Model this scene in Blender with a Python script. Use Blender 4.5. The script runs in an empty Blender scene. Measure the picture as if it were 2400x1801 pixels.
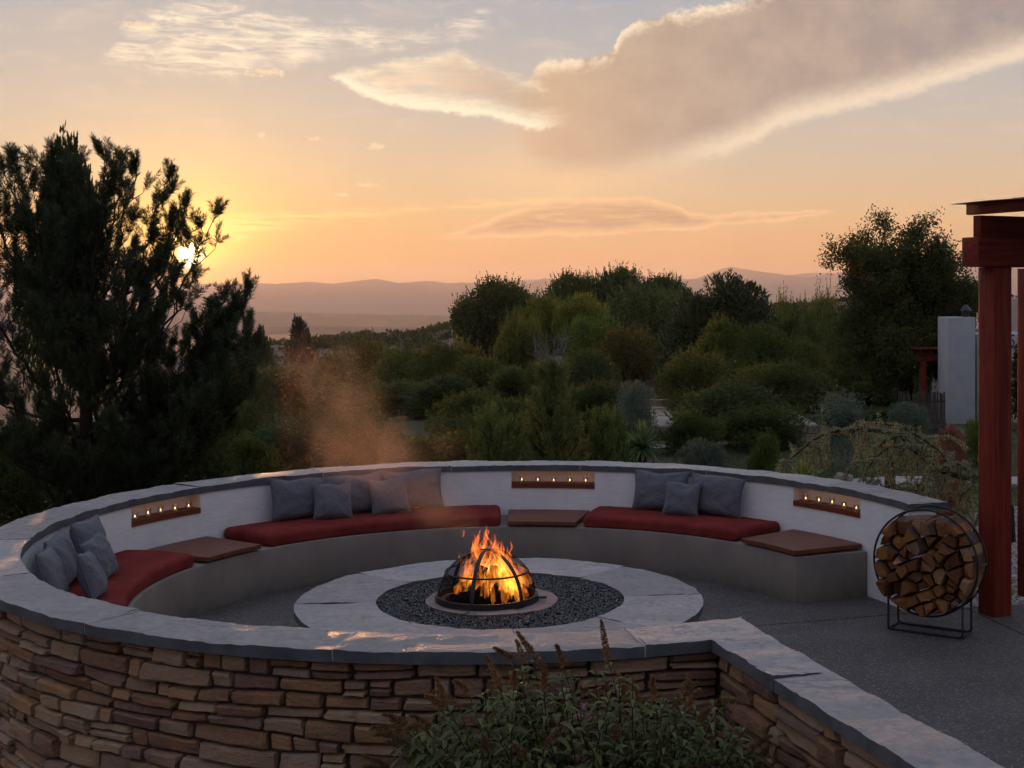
import bpy, bmesh, math, random
import numpy as np
from mathutils import Vector, Matrix, noise as mnoise

random.seed(7)
rng = np.random.default_rng(11)
sc = bpy.context.scene
col = sc.collection
R = math.radians

# ------------------------------------------------------------------ camera
FPX, CXP, YHP, ZCAM = 3162.0, 1406.0, 686.0, 3.163      # photo pixels (2400 wide), level lens with shift
cam = bpy.data.cameras.new('camera')
cam.sensor_width = 36.0
cam.lens = FPX / 2400 * 36
cam.shift_x = -(CXP - 1200) / 2400
cam.shift_y = -(900.5 - YHP) / 2400
cam.clip_start, cam.clip_end = 0.05, 40000
cam_ob = bpy.data.objects.new('camera', cam)
cam_ob.location = (0, 0, ZCAM)
cam_ob.rotation_euler = (R(90), 0, 0)
col.objects.link(cam_ob)
sc.camera = cam_ob

sc.view_settings.view_transform = 'Standard'
sc.view_settings.look = 'None'
sc.view_settings.exposure = 0.0
sc.view_settings.gamma = 1.0
sc.view_settings.use_curve_mapping = False
sc.cycles.transparent_max_bounces = 48
sc.cycles.max_bounces = 6
sc.cycles.diffuse_bounces = 3
sc.cycles.glossy_bounces = 3
sc.cycles.transmission_bounces = 6
sc.cycles.volume_bounces = 1
sc.cycles.caustics_reflective = False
sc.cycles.caustics_refractive = False
sc.cycles.sample_clamp_indirect = 4.0
sc.cycles.use_denoising = True
sc.cycles.adaptive_threshold = 0.02
sc.cycles.use_light_tree = False

SUN_AZ, SUN_EL = math.atan((445 - CXP) / FPX), math.atan((YHP - 600) / FPX * math.cos(math.atan((445 - CXP) / FPX)))
SUN_DIR = Vector((math.sin(SUN_AZ) * math.cos(SUN_EL), math.cos(SUN_AZ) * math.cos(SUN_EL), math.sin(SUN_EL)))


def at(px, py, y):
    """world point that a photo pixel shows at depth y"""
    return Vector(((px - CXP) / FPX * y, y, ZCAM - (py - YHP) / FPX * y))


def lin(r, g, b):
    f = lambda c: ((c / 255 + 0.055) / 1.055) ** 2.4 if c > 10 else c / 255 / 12.92
    return (f(r), f(g), f(b), 1.0)


# ------------------------------------------------------------------ node helper
class S:
    """socket wrapper with arithmetic"""
    def __init__(s, nt, k): s.nt, s.k = nt, k

    def _m(s, op, *a, clamp=False):
        n = s.nt.nodes.new('ShaderNodeMath'); n.operation = op; n.use_clamp = clamp
        for i, v in enumerate((s,) + a):
            if isinstance(v, S): s.nt.links.new(v.k, n.inputs[i])
            else: n.inputs[i].default_value = v
        return S(s.nt, n.outputs[0])
    def __add__(s, o): return s._m('ADD', o)
    __radd__ = __add__
    def __mul__(s, o): return s._m('MULTIPLY', o)
    __rmul__ = __mul__
    def __sub__(s, o): return s._m('SUBTRACT', o)
    def __rsub__(s, o): return s._m('MULTIPLY', -1.0) + o
    def __truediv__(s, o): return s._m('DIVIDE', o)
    def pw(s, o): return s._m('POWER', o)
    def mn(s, o): return s._m('MINIMUM', o)
    def mx(s, o): return s._m('MAXIMUM', o)
    def sat(s): return s._m('ADD', 0.0, clamp=True)
    def step(s, a, b):
        n = s.nt.nodes.new('ShaderNodeMapRange'); n.interpolation_type = 'SMOOTHSTEP'
        s.nt.links.new(s.k, n.inputs['Value'])
        n.inputs['From Min'].default_value = a; n.inputs['From Max'].default_value = b
        return S(s.nt, n.outputs['Result'])


class G:
    def __init__(g, nt): g.nt = nt; g.N = nt.nodes; g.L = nt.links
    def new(g, t, **kw):
        n = g.N.new(t)
        for k, v in kw.items(): setattr(n, k, v)
        return n
    def put(g, sock, v):
        if isinstance(v, S): g.L.new(v.k, sock)
        elif hasattr(v, 'is_output'): g.L.new(v, sock)
        else: sock.default_value = v
    def ramp(g, fac, stops, interp='LINEAR'):
        n = g.N.new('ShaderNodeValToRGB'); n.color_ramp.interpolation = interp
        e = n.color_ramp.elements
        while len(e) < len(stops): e.new(0.5)
        for i, (p, c) in enumerate(stops):
            e[i].position = p; e[i].color = c if len(c) == 4 else (*c, 1)
        g.put(n.inputs[0], fac)
        return n.outputs[0]
    def mix(g, fac, a, b, mode='MIX'):
        n = g.N.new('ShaderNodeMix'); n.data_type = 'RGBA'; n.blend_type = mode
        g.put(n.inputs[0], fac); g.put(n.inputs[6], a); g.put(n.inputs[7], b)
        return n.outputs[2]
    def noise(g, vec, scale, detail=4, rough=0.55, dist=0.0, out=0):
        n = g.N.new('ShaderNodeTexNoise')
        if vec is not None: g.put(n.inputs['Vector'], vec)
        n.inputs['Scale'].default_value = scale; n.inputs['Detail'].default_value = detail
        n.inputs['Roughness'].default_value = rough; n.inputs['Distortion'].default_value = dist
        return S(g.nt, n.outputs[out])
    def comb(g, x, y, z):
        n = g.N.new('ShaderNodeCombineXYZ')
        for i, v in enumerate((x, y, z)): g.put(n.inputs[i], v)
        return n.outputs[0]
    def mapping(g, vec, scale=(1, 1, 1), rot=(0, 0, 0)):
        n = g.N.new('ShaderNodeMapping'); g.put(n.inputs[0], vec)
        n.inputs['Scale'].default_value = scale; n.inputs['Rotation'].default_value = rot
        return n.outputs[0]
    def curve(g, x, pts, lo, hi):
        """piecewise linear function of x through pts; returns value"""
        n = g.N.new('ShaderNodeFloatCurve')
        xs = [p[0] for p in pts]; x0, x1 = min(xs), max(xs)
        c = n.mapping.curves[0]
        P = sorted(((p[0] - x0) / (x1 - x0), (p[1] - lo) / (hi - lo)) for p in pts)
        while len(c.points) < len(P): c.points.new(0.5, 0.5)
        for q, (a, b) in zip(c.points, P): q.location = (a, b); q.handle_type = 'AUTO_CLAMPED'
        n.mapping.update()
        t = ((x - x0) / (x1 - x0)).sat()
        g.L.new(t.k, n.inputs['Value'])
        return S(g.nt, n.outputs[0]) * (hi - lo) + lo


# ------------------------------------------------------------------ sky
world = bpy.data.worlds.new('World')
sc.world = world
world.use_nodes = True
wt = world.node_tree
wt.nodes.clear()
g = G(wt)
tc = g.new('ShaderNodeTexCoord')
sep = g.new('ShaderNodeSeparateXYZ'); wt.links.new(tc.outputs['Generated'], sep.inputs[0])
vx, vy, vz = (S(wt, sep.outputs[i]) for i in range(3))
az = vx._m('ARCTAN2', vy) * (180 / math.pi)
el = vz._m('ARCSINE') * (180 / math.pi)
elp = el.mx(0.0)


def ae(px, py):
    a = math.atan((px - CXP) / FPX)
    return math.degrees(a), math.degrees(math.atan((YHP - py) / FPX * math.cos(a)))


# clear sky: dusk ramp by elevation, cooler and dimmer away from the sun's azimuth
E = lambda e: (e / 90.0) ** 0.5
t = (elp / 90.0).pw(0.5)
warm = g.ramp(t, [(0.0, lin(224, 152, 88)), (E(1.2), lin(228, 166, 98)), (E(3.0), lin(226, 183, 130)), (E(5.0), lin(212, 188, 158)),
                  (E(7.5), lin(196, 186, 174)), (E(10.5), lin(178, 178, 178)), (E(13.5), lin(160, 168, 180)), (E(24), lin(164, 173, 190)),
                  (E(50), lin(168, 179, 202)), (1.0, lin(168, 180, 206))])
cool = g.ramp(t, [(0.0, lin(92, 90, 108)), (E(4), lin(108, 102, 118)), (E(10), lin(118, 116, 132)), (E(24), lin(146, 154, 174)), (1.0, lin(168, 180, 206))])
sd = SUN_DIR
dotp = vx * sd.x + vy * sd.y + vz * sd.z
hd = (vx * math.sin(SUN_AZ) + vy * math.cos(SUN_AZ)) / (vx * vx + vy * vy).mx(1e-4).pw(0.5)
sky = g.mix(hd.step(-0.35, 0.85), cool, warm)
# aureole of the low sun
gam = dotp.mn(0.999999)._m('ARCCOSINE') * (180 / math.pi)
au1 = (gam * (-1 / 5.0))._m('EXPONENT')
au2 = (gam * (-1 / 1.3))._m('EXPONENT')
disc = 1.0 - gam.step(0.20, 0.60)

# clouds, laid out by azimuth and elevation
wv = g.comb(az, el, 0.0)
n1 = g.noise(wv, 0.55, 5, 0.6)
n2 = g.noise(g.mapping(wv, (1.0, 3.2, 1.0), (0, 0, R(-8))), 0.35, 6, 0.62, 0.6)
n3 = g.noise(g.mapping(wv, (1.0, 3.6, 1.0), (0, 0, R(-12))), 0.62, 7, 0.64, 0.7)
nb = g.noise(wv, 1.6, 5, 0.6)
n4 = g.noise(g.mapping(wv, (0.55, 6.0, 1.0), (0, 0, R(-2))), 0.9, 6, 0.6, 0.5)


def band(top, bot, warp, soft, edge):
    T = g.curve(az, [ae(*p) for p in top], -2, 20)
    B = g.curve(az, [ae(*p) for p in bot], -2, 20)
    w = (n1 - 0.5) * warp + (nb - 0.5) * (warp * 0.45)
    dt = T - el + w
    db = el - B + w
    x0, x1 = ae(*top[0])[0], ae(*top[-1])[0]
    ends = az.step(x0 - 0.1, x0 + edge) * (1.0 - az.step(x1 - edge, x1 + 0.1))
    m = dt.mn(db)
    return m.step(0.0, soft) * ends, dt, db


# streaky high cirrus everywhere above a few degrees
cir = n2.step(0.48, 0.78) * el.step(4.0, 8.0) * 0.34
sky = g.mix(cir, sky, lin(226, 208, 190))
# wisps upper left
a4, dt4, db4 = band([(180, 150), (240, 120), (300, 20), (520, -10), (800, 40), (960, 60), (1100, 20), (1160, 0)],
                    [(180, 150), (240, 160), (450, 200), (620, 185), (800, 150), (960, 130), (1100, 110), (1160, 90)], 1.6, 0.9, 1.0)
w4 = a4 * (n3.step(0.38, 0.66) * 0.62 + n4.step(0.40, 0.66) * 0.42).sat()
sky = g.mix(w4, sky, lin(252, 236, 210))
# streaks near the sun
a3, dt3, db3 = band([(440, 505), (600, 488), (800, 482), (1000, 474), (1200, 455), (1330, 450)],
                    [(440, 590), (560, 575), (680, 545), (850, 520), (1050, 502), (1330, 485)], 0.5, 0.5, 0.8)
sky = g.mix(a3 * n4.step(0.34, 0.58) * 0.9, sky, lin(255, 216, 146))
# low flat cloud bank
a2, dt2, db2 = band([(1000, 556), (1090, 535), (1170, 505), (1250, 474), (1330, 458), (1480, 458), (1580, 478), (1640, 498), (1760, 494), (1900, 490), (1960, 490)],
                    [(1000, 562), (1200, 562), (1400, 556), (1550, 546), (1700, 534), (1900, 512), (1960, 500)], 0.6, 0.16, 0.5)
c2 = g.mix(dt2.mn(db2).step(0.05, 0.55), lin(252, 206, 152), lin(192, 148, 116))
sky = g.mix(a2 * (n4.step(0.30, 0.56) * 0.85 + 0.12), sky, c2)
# great cloud reaching up to the right: soft body, bright fringes
nf = g.noise(g.mapping(wv, (1.0, 1.5, 1.0), (0, 0, R(-20))), 2.6, 6, 0.62, 0.7)


def body(top, bot, warp, soft_t, soft_b, edge0, edge1):
    T = g.curve(az, [ae(*p) for p in top], -2, 20)
    B = g.curve(az, [ae(*p) for p in bot], -2, 20)
    w = (n1 - 0.5) * warp + (nf - 0.5) * (warp * 0.8)
    dt = T - el + w
    db = el - B + w * 0.8
    x0, x1 = ae(*top[0])[0], ae(*top[-1])[0]
    ends = (az + w).step(x0 - 0.2, x0 + edge0) * (1.0 - az.step(x1 - edge1, x1 + 0.1))
    sh = 1.0 + az.step(ae(1480, 0)[0], ae(1800, 0)[0]) * 1.3
    return dt.step(0.0, soft_t) * (db * sh).step(0.0, soft_b) * ends, dt, db


# diffuse veil that hangs below the body
gl = (1.0 - ((az - ae(1330, 0)[0]) / 8.0)._m('ABSOLUTE').sat()).pw(1.6) * (1.0 - ((el - ae(1330, 415)[1]) / 3.2)._m('ABSOLUTE').sat()).pw(1.5)
sky = g.mix(gl * (n2 * 0.8 + 0.35), sky, lin(250, 208, 156))
aM, dtM, dbM = body([(1180, 205), (1235, 180), (1262, 142), (1340, 130), (1430, 112), (1462, 62), (1500, 40), (1580, 22), (1720, -5), (1900, -50), (2300, -140), (2800, -260)],
                    [(1180, 330), (1260, 420), (1360, 440), (1500, 425), (1650, 392), (1760, 350), (1830, 312), (1950, 280), (2100, 244), (2250, 200), (2400, 150), (2800, 20)], 0.8, 0.32, 1.5, 1.8, 1.0)
inM = g.ramp((az + 4.0) / 24.0, [(0.0, lin(214, 178, 142)), (0.25, lin(182, 158, 138)), (0.55, lin(164, 148, 138)), (1.0, lin(150, 140, 142))])
inM = g.mix(n1.step(0.35, 0.7) * 0.40, inM, lin(206, 184, 160))
inM = g.mix(n4.step(0.45, 0.7) * 0.07, inM, lin(140, 130, 132))
rb = (1.0 - dbM.step(0.15, 1.9)).pw(1.3) * (az.step(ae(1380, 0)[0], ae(1700, 0)[0]) * 0.85 + 0.10)
rt = (1.0 - dtM.step(0.15, 0.9)) * (n1.step(0.36, 0.54) * 0.98)
ccM = g.mix(rb.mx(rt), inM, lin(255, 232, 200))
sky = g.mix(aM * 0.95, sky, ccM)
aL, dtL, dbL = body([(745, 176), (800, 160), (900, 134), (1000, 118), (1060, 104), (1110, 128), (1180, 158), (1260, 178), (1340, 210)],
                    [(745, 180), (800, 200), (850, 230), (950, 260), (1050, 274), (1150, 284), (1260, 308), (1340, 300)], 0.65, 0.5, 0.28, 0.8, 1.8)
wis = n3.step(0.30, 0.62)
fadeL = (wis * 0.4 + n4.step(0.35, 0.6) * 0.3 + 0.3).mx(1.0 - dbL.step(0.2, 1.1))
inL = g.mix(az.step(ae(950, 0)[0], ae(1230, 0)[0]), lin(236, 212, 184), lin(196, 170, 146))
rL = (1.0 - dbL.step(0.35, 1.15)).mx((1.0 - dtL.step(0.1, 0.9)) * wis * 0.8)
ccL = g.mix(rL, inL, lin(255, 244, 212))
sky = g.mix(aL * fadeL * 0.92, sky, ccL)
# small cloudlets
for (px, py, sx, sy) in [(610, 316, .22, .14), (737, 325, .40, .13), (876, 345, .36, .17), (860, 433, .55, .11), (795, 457, .38, .09), (620, 171, .9, .22), (325, 60, .9, .2)]:
    a0, e0 = ae(px, py)
    d = (((az - a0) / sx).pw(2.0) + ((el - e0) / sy).pw(2.0)) + (nf - 0.5) * 5.0 + (n3 - 0.5) * 2.0
    sky = g.mix((1.0 - d.step(-0.3, 1.0)) * 0.6, sky, lin(252, 226, 190))


def addc(a, fac, c):
    n = g.N.new('ShaderNodeMix'); n.data_type = 'RGBA'; n.blend_type = 'ADD'; n.clamp_result = False
    g.put(n.inputs[0], 1.0); g.put(n.inputs[6], a)
    v = g.N.new('ShaderNodeVectorMath'); v.operation = 'SCALE'; v.inputs[0].default_value = c
    g.put(v.inputs['Scale'], fac); g.L.new(v.outputs[0], n.inputs[7])
    return n.outputs[2]


sky = addc(sky, au1, (0.60, 0.26, -0.06))
sky = addc(sky, au2, (2.6, 1.5, 0.25))
sky = addc(sky, disc, (26.0, 19.0, 9.0))
bg = g.new('ShaderNodeBackground')
g.put(bg.inputs[0], sky)
bg.inputs[1].default_value = 1.08
wo = g.new('ShaderNodeOutputWorld')
wt.links.new(bg.outputs[0], wo.inputs[0])
world.cycles.sampling_method = 'MANUAL'
world.cycles.sample_map_resolution = 512

sun = bpy.data.lights.new('sun', 'SUN')
sun.energy = 4.2
sun.angle = R(0.6)
sun.color = (1.0, 0.46, 0.18)
sun_ob = bpy.data.objects.new('sun', sun)
sun_ob.rotation_euler = SUN_DIR.to_track_quat('Z', 'Y').to_euler()
sun_ob.location = SUN_DIR * 60
col.objects.link(sun_ob)


# ------------------------------------------------------------------ object helpers
def props(o, label=None, cat=None, group=None, kind=None):
    if label: o['label'] = label
    if cat: o['category'] = cat
    if group: o['group'] = group
    if kind: o['kind'] = kind
    return o


def empty(name, loc=(0, 0, 0), label=None, cat=None, group=None, kind=None):
    o = bpy.data.objects.new(name, None)
    o.empty_display_size = 0.2
    o.location = loc
    col.objects.link(o)
    return props(o, label, cat, group, kind)


def link(name, me, mat=None, parent=None, keep=True, **kw):
    o = bpy.data.objects.new(name, me)
    if mat is not None and not me.materials: me.materials.append(mat)
    col.objects.link(o)
    if parent is not None:
        o.parent = parent
        if keep:      # geometry was given in world space
            o.matrix_parent_inverse = chain(parent).inverted()
    return props(o, **kw)


def chain(o):
    m = o.matrix_basis.copy()
    p = o
    while p.parent is not None:
        m = p.parent.matrix_basis @ p.matrix_parent_inverse @ m
        p = p.parent
    return m


def copy_tree(o, parent=None):
    c = o.copy()
    col.objects.link(c)
    if parent is not None: c.parent = parent
    for ch in [x for x in bpy.data.objects if x.parent == o]:
        copy_tree(ch, c)
    return c


def me_np(name, V, F, smooth=False, sharp=None):
    """mesh from numpy verts and an (n,k) face array"""
    V = np.asarray(V, np.float32); F = np.asarray(F, np.int32)
    me = bpy.data.meshes.new(name)
    k = F.shape[1]
    me.vertices.add(len(V)); me.vertices.foreach_set('co', V.ravel())
    me.loops.add(F.size); me.loops.foreach_set('vertex_index', F.ravel())
    me.polygons.add(len(F))
    me.polygons.foreach_set('loop_start', np.arange(0, F.size, k, dtype=np.int32))
    if smooth: me.polygons.foreach_set('use_smooth', np.ones(len(F), bool))
    me.update(calc_edges=True)
    if smooth and sharp: me.set_sharp_from_angle(angle=R(sharp))
    return me


class MB:
    """simple mesh collector"""
    def __init__(s): s.v = []; s.f = []
    def add(s, vs, fs):
        b = len(s.v); s.v += [tuple(v) for v in vs]; s.f += [tuple(i + b for i in f) for f in fs]
    def box(s, c, d, m=None):
        m = m or Matrix.Identity(3)
        c = Vector(c)
        vs = [c + m @ Vector((x * d[0] / 2, y * d[1] / 2, z * d[2] / 2)) for x in (-1, 1) for y in (-1, 1) for z in (-1, 1)]
        s.add(vs, [(0, 1, 3, 2), (4, 6, 7, 5), (0, 4, 5, 1), (2, 3, 7, 6), (0, 2, 6, 4), (1, 5, 7, 3)])
    def tube(s, pts, rad, n=8, cap=True, flat=1.0):
        pts = [Vector(p) for p in pts]
        rads = rad if hasattr(rad, '__len__') else [rad] * len(pts)
        b = len(s.v); up = None
        for i, p in enumerate(pts):
            d = (pts[min(i + 1, len(pts) - 1)] - pts[max(i - 1, 0)]).normalized()
            if up is None:
                up = Vector((0, 0, 1)) if abs(d.z) < 0.9 else Vector((1, 0, 0))
            x = d.cross(up)
            x = x.normalized() if x.length > 1e-6 else d.orthogonal().normalized()
            y = x.cross(d).normalized(); up = y
            for k in range(n):
                a = 2 * math.pi * k / n
                s.v.append(tuple(p + (x * math.cos(a) + y * math.sin(a) * flat) * rads[i]))
        for i in range(len(pts) - 1):
            for k in range(n):
                k2 = (k + 1) % n
                s.f.append((b + i * n + k, b + i * n + k2, b + (i + 1) * n + k2, b + (i + 1) * n + k))
        if cap:
            s.f.append(tuple(b + k for k in range(n))[::-1])
            s.f.append(tuple(b + (len(pts) - 1) * n + k for k in range(n)))
    def lathe(s, prof, c=(0, 0, 0), n=24, close=False):
        b = len(s.v)
        for r, z in prof:
            for k in range(n):
                a = 2 * math.pi * k / n
                s.v.append((c[0] + r * math.cos(a), c[1] + r * math.sin(a), c[2] + z))
        m = len(prof)
        for i in range(m if close else m - 1):
            j = (i + 1) % m
            for k in range(n):
                k2 = (k + 1) % n
                s.f.append((b + i * n + k, b + i * n + k2, b + j * n + k2, b + j * n + k))
    def mesh(s, name, smooth=False, sharp=35, bevel=0.0, seg=2):
        me = bpy.data.meshes.new(name)
        me.from_pydata(s.v, [], s.f)
        if bevel:
            bm = bmesh.new(); bm.from_mesh(me)
            bmesh.ops.recalc_face_normals(bm, faces=bm.faces)
            ed = [e for e in bm.edges if len(e.link_faces) == 2 and e.calc_face_angle(0) > 0.6]
            bmesh.ops.bevel(bm, geom=ed, offset=bevel, segments=seg, affect='EDGES', profile=0.5)
            bm.to_mesh(me); bm.free()
        else:
            bm = bmesh.new(); bm.from_mesh(me)
            bmesh.ops.recalc_face_normals(bm, faces=bm.faces)
            bm.to_mesh(me); bm.free()
        if smooth:
            me.polygons.foreach_set('use_smooth', np.ones(len(me.polygons), bool))
            if sharp: me.set_sharp_from_angle(angle=R(sharp))
        me.update()
        return me


# ------------------------------------------------------------------ materials
MATS = {}


def material(name, build):
    m = bpy.data.materials.new(name); m.use_nodes = True
    m.node_tree.nodes.clear()
    G_ = G(m.node_tree)
    out = G_.new('ShaderNodeOutputMaterial')
    build(G_, out)
    MATS[name] = m
    return m


def principled(G_, out, color, rough=0.8, spec=0.3, bump=None, bdist=0.01, metal=0.0, **kw):
    p = G_.new('ShaderNodeBsdfPrincipled')
    G_.put(p.inputs['Base Color'], color); G_.put(p.inputs['Roughness'], rough)
    p.inputs['Specular IOR Level'].default_value = spec; p.inputs['Metallic'].default_value = metal
    for k, v in kw.items(): G_.put(p.inputs[k], v)
    if bump is not None:
        b = G_.new('ShaderNodeBump'); b.inputs['Strength'].default_value = 1.0; b.inputs['Distance'].default_value = bdist
        G_.put(b.inputs['Height'], bump); G_.L.new(b.outputs[0], p.inputs['Normal'])
    G_.L.new(p.outputs[0], out.inputs[0])
    return p


def ocoord(G_): return G_.new('ShaderNodeTexCoord').outputs['Object']


def orand(G_): return S(G_.nt, G_.new('ShaderNodeObjectInfo').outputs['Random'])


def m_simple(name, c, rough=0.7, var=0.25, scale=6.0, spec=0.3, bump=0.0, bscale=40.0, metal=0.0):
    def f(G_, out):
        v = ocoord(G_)
        n = G_.noise(v, scale, 5, 0.6)
        dark = tuple(x * (1 - var) for x in c[:3]) + (1,); lite = tuple(min(1, x * (1 + var)) for x in c[:3]) + (1,)
        b = G_.noise(v, bscale, 4, 0.6) if bump else None
        principled(G_, out, G_.mix(n.step(0.25, 0.75), dark, lite), rough, spec, b, bump, metal)
    return material(name, f)


def f_bluestone(G_, out):
    v = ocoord(G_)
    r = orand(G_)
    n = G_.noise(v, 1.5, 6, 0.62, 0.4)
    fine = G_.noise(v, 55, 4, 0.7)
    st = G_.noise(G_.mapping(v, (1.0, 3.0, 1.0), (0, 0, R(25))), 1.6, 5, 0.6, 1.0)
    c = G_.ramp(n, [(0.25, (0.20, 0.188, 0.192)), (0.45, (0.315, 0.288, 0.28)), (0.6, (0.40, 0.335, 0.31)), (0.78, (0.47, 0.36, 0.31))])
    # thin irregular cleft lines
    ln = (st - 0.5)._m('ABSOLUTE')
    msk = G_.noise(v, 1.5, 3, 0.5).step(0.47, 0.57)
    crack = (1.0 - ln.step(0.001, 0.010)) * msk
    c = G_.mix(crack * 0.7, c, (0.05, 0.052, 0.06, 1))
    pat = G_.noise(v, 16, 6, 0.72)
    c = G_.mix(pat.step(0.40, 0.64) * 0.6, c, (0.17, 0.16, 0.165, 1))
    c = G_.mix(st.step(0.5, 0.72) * 0.45, c, (0.16, 0.158, 0.17, 1))
    c = G_.mix(fine.step(0.35, 0.85) * 0.3, c, (0.44, 0.40, 0.37, 1))
    hs = G_.new('ShaderNodeHueSaturation'); G_.put(hs.inputs['Color'], c); G_.put(hs.inputs['Value'], r * 0.4 + 0.8)
    h = G_.noise(v, 9, 9, 0.72, 0.3) + st.step(0.48, 0.53) * msk * 0.5 + fine * 0.2
    principled(G_, out, hs.outputs[0], G_.noise(v, 3.0, 4, 0.6) * 0.35 + 0.34, 0.5, h, 0.022)


material('bluestone', f_bluestone)
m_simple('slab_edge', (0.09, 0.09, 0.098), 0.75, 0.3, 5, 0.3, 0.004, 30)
m_simple('mortar', (0.46, 0.42, 0.39), 0.95, 0.2, 30, 0.1, 0.004, 80)


def f_plaster(G_, out):
    v = ocoord(G_)
    n = G_.noise(v, 2.2, 5, 0.6)
    c = G_.mix(n.step(0.3, 0.75), (0.70, 0.70, 0.70, 1), (0.80, 0.80, 0.79, 1))
    st = G_.noise(G_.mapping(v, (9, 9, 1.2)), 1.0, 4, 0.6)
    c = G_.mix(st.step(0.6, 0.85) * 0.25, c, (0.54, 0.53, 0.52, 1))
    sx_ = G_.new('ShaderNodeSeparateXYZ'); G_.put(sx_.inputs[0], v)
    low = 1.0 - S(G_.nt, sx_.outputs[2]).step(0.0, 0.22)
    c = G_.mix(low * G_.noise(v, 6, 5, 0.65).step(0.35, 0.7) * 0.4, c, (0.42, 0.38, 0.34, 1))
    h = G_.noise(G_.mapping(v, (1, 1, 2.0)), 38, 6, 0.65) + G_.noise(G_.mapping(v, (1, 1, 2.6)), 7, 4, 0.6) * 1.6
    principled(G_, out, c, 0.9, 0.15, h, 0.0045)


material('plaster', f_plaster)


def f_benchstucco(G_, out):
    v = ocoord(G_)
    n = G_.noise(v, 2.0, 5, 0.6)
    c = G_.mix(n.step(0.3, 0.75), (0.195, 0.165, 0.145, 1), (0.255, 0.22, 0.19, 1))
    sx_ = G_.new('ShaderNodeSeparateXYZ'); G_.put(sx_.inputs[0], v)
    low = 1.0 - S(G_.nt, sx_.outputs[2]).step(0.0, 0.16)
    c = G_.mix(low * G_.noise(v, 5, 5, 0.65).step(0.3, 0.7) * 0.5, c, (0.11, 0.092, 0.08, 1))
    c = G_.mix(G_.noise(G_.mapping(v, (6, 6, 0.7)), 1.0, 5, 0.65).step(0.52, 0.75) * 0.35, c, (0.15, 0.125, 0.11, 1))
    h = G_.noise(v, 90, 5, 0.65) + G_.noise(v, 12, 3, 0.5) * 0.6
    principled(G_, out, c, 0.92, 0.15, h, 0.003)


material('bench_stucco', f_benchstucco)


def f_stone(G_, out):
    v = ocoord(G_)
    r = orand(G_)
    base = G_.ramp(r, [(0.0, (0.30, 0.155, 0.085)), (0.16, (0.42, 0.27, 0.165)), (0.32, (0.36, 0.22, 0.14)), (0.48, (0.46, 0.30, 0.19)),
                       (0.66, (0.25, 0.135, 0.105)), (0.75, (0.38, 0.25, 0.18)), (0.86, (0.44, 0.23, 0.11)), (0.95, (0.30, 0.19, 0.15))], 'CONSTANT')
    n = G_.noise(v, 7, 6, 0.65, 0.6)
    n_ = G_.noise(G_.mapping(v, (1, 1, 3)), 5, 6, 0.65, 0.8)
    c = G_.mix(n.step(0.45, 0.78) * 0.6, base, (0.44, 0.20, 0.075, 1))
    c = G_.mix(n_.step(0.48, 0.75) * 0.65, c, (0.15, 0.10, 0.088, 1))
    c = G_.mix(G_.noise(v, 45, 4, 0.7).step(0.45, 0.8) * 0.25, c, (0.54, 0.42, 0.31, 1))
    h = G_.noise(G_.mapping(v, (1, 1, 2.2)), 16, 8, 0.68, 0.4) + G_.noise(v, 4.0, 3, 0.5) * 0.8
    h = h + G_.noise(v, 70, 5, 0.7) * 0.3
    principled(G_, out, c, 0.85, 0.22, h, 0.030)


material('ledgestone', f_stone)
m_simple('wall_core', (0.06, 0.048, 0.04), 0.95, 0.3, 10, 0.1, 0.01, 30)


def f_floor(G_, out):
    v = ocoord(G_)
    n = G_.noise(v, 0.9, 4, 0.6)
    c = G_.mix(n.step(0.3, 0.75), (0.050, 0.043, 0.041, 1), (0.090, 0.077, 0.072, 1))
    c = G_.mix(G_.noise(v, 2.6, 6, 0.68, 0.6).step(0.52, 0.72) * 0.4, c, (0.045, 0.04, 0.04, 1))
    vo = G_.new('ShaderNodeTexVoronoi'); G_.put(vo.inputs['Vector'], v); vo.inputs['Scale'].default_value = 75
    sp = S(G_.nt, vo.outputs['Color'])
    c = G_.mix(sp.step(0.62, 0.95) * 0.7, c, (0.24, 0.21, 0.19, 1))
    c = G_.mix((1.0 - sp.step(0.1, 0.35)) * 0.6, c, (0.03, 0.028, 0.03, 1))
    d = S(G_.nt, vo.outputs['Distance'])
    principled(G_, out, c, 0.72, 0.4, (1.0 - d) + n * 0.5, 0.006)


material('aggregate', f_floor)


def f_fabric(c1, c2, sc_=240.0):
    def f(G_, out):
        v = ocoord(G_)
        n = G_.noise(G_.mapping(v, (1, 1, 14)), 28, 4, 0.7)
        m = G_.noise(G_.mapping(v, (14, 14, 1)), 28, 4, 0.7)
        c = G_.mix((n * 0.5 + m * 0.5).step(0.36, 0.64), c1, c2)
        w = G_.noise(v, 130, 3, 0.6)
        big = G_.noise(v, 9, 4, 0.6)
        principled(G_, out, c, 0.95, 0.15, w * 0.3 + big * 1.2 + G_.noise(v, 26, 4, 0.6) * 0.5, 0.012, **{'Sheen Weight': 0.15})
    return f


material('grey_linen', f_fabric((0.058, 0.061, 0.078, 1), (0.170, 0.170, 0.192, 1)))


def f_red(G_, out):
    v = ocoord(G_)
    n = G_.noise(v, 3.5, 5, 0.6)
    c = G_.mix(n.step(0.3, 0.75), (0.150, 0.021, 0.018, 1), (0.21, 0.036, 0.031, 1))
    w = G_.noise(v, 260, 2, 0.6)
    fold = G_.noise(G_.mapping(v, (1, 1, 0.3)), 5, 4, 0.55)
    principled(G_, out, c, 0.95, 0.05, fold + w * 0.05, 0.025)


material('red_canvas', f_red)


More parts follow.
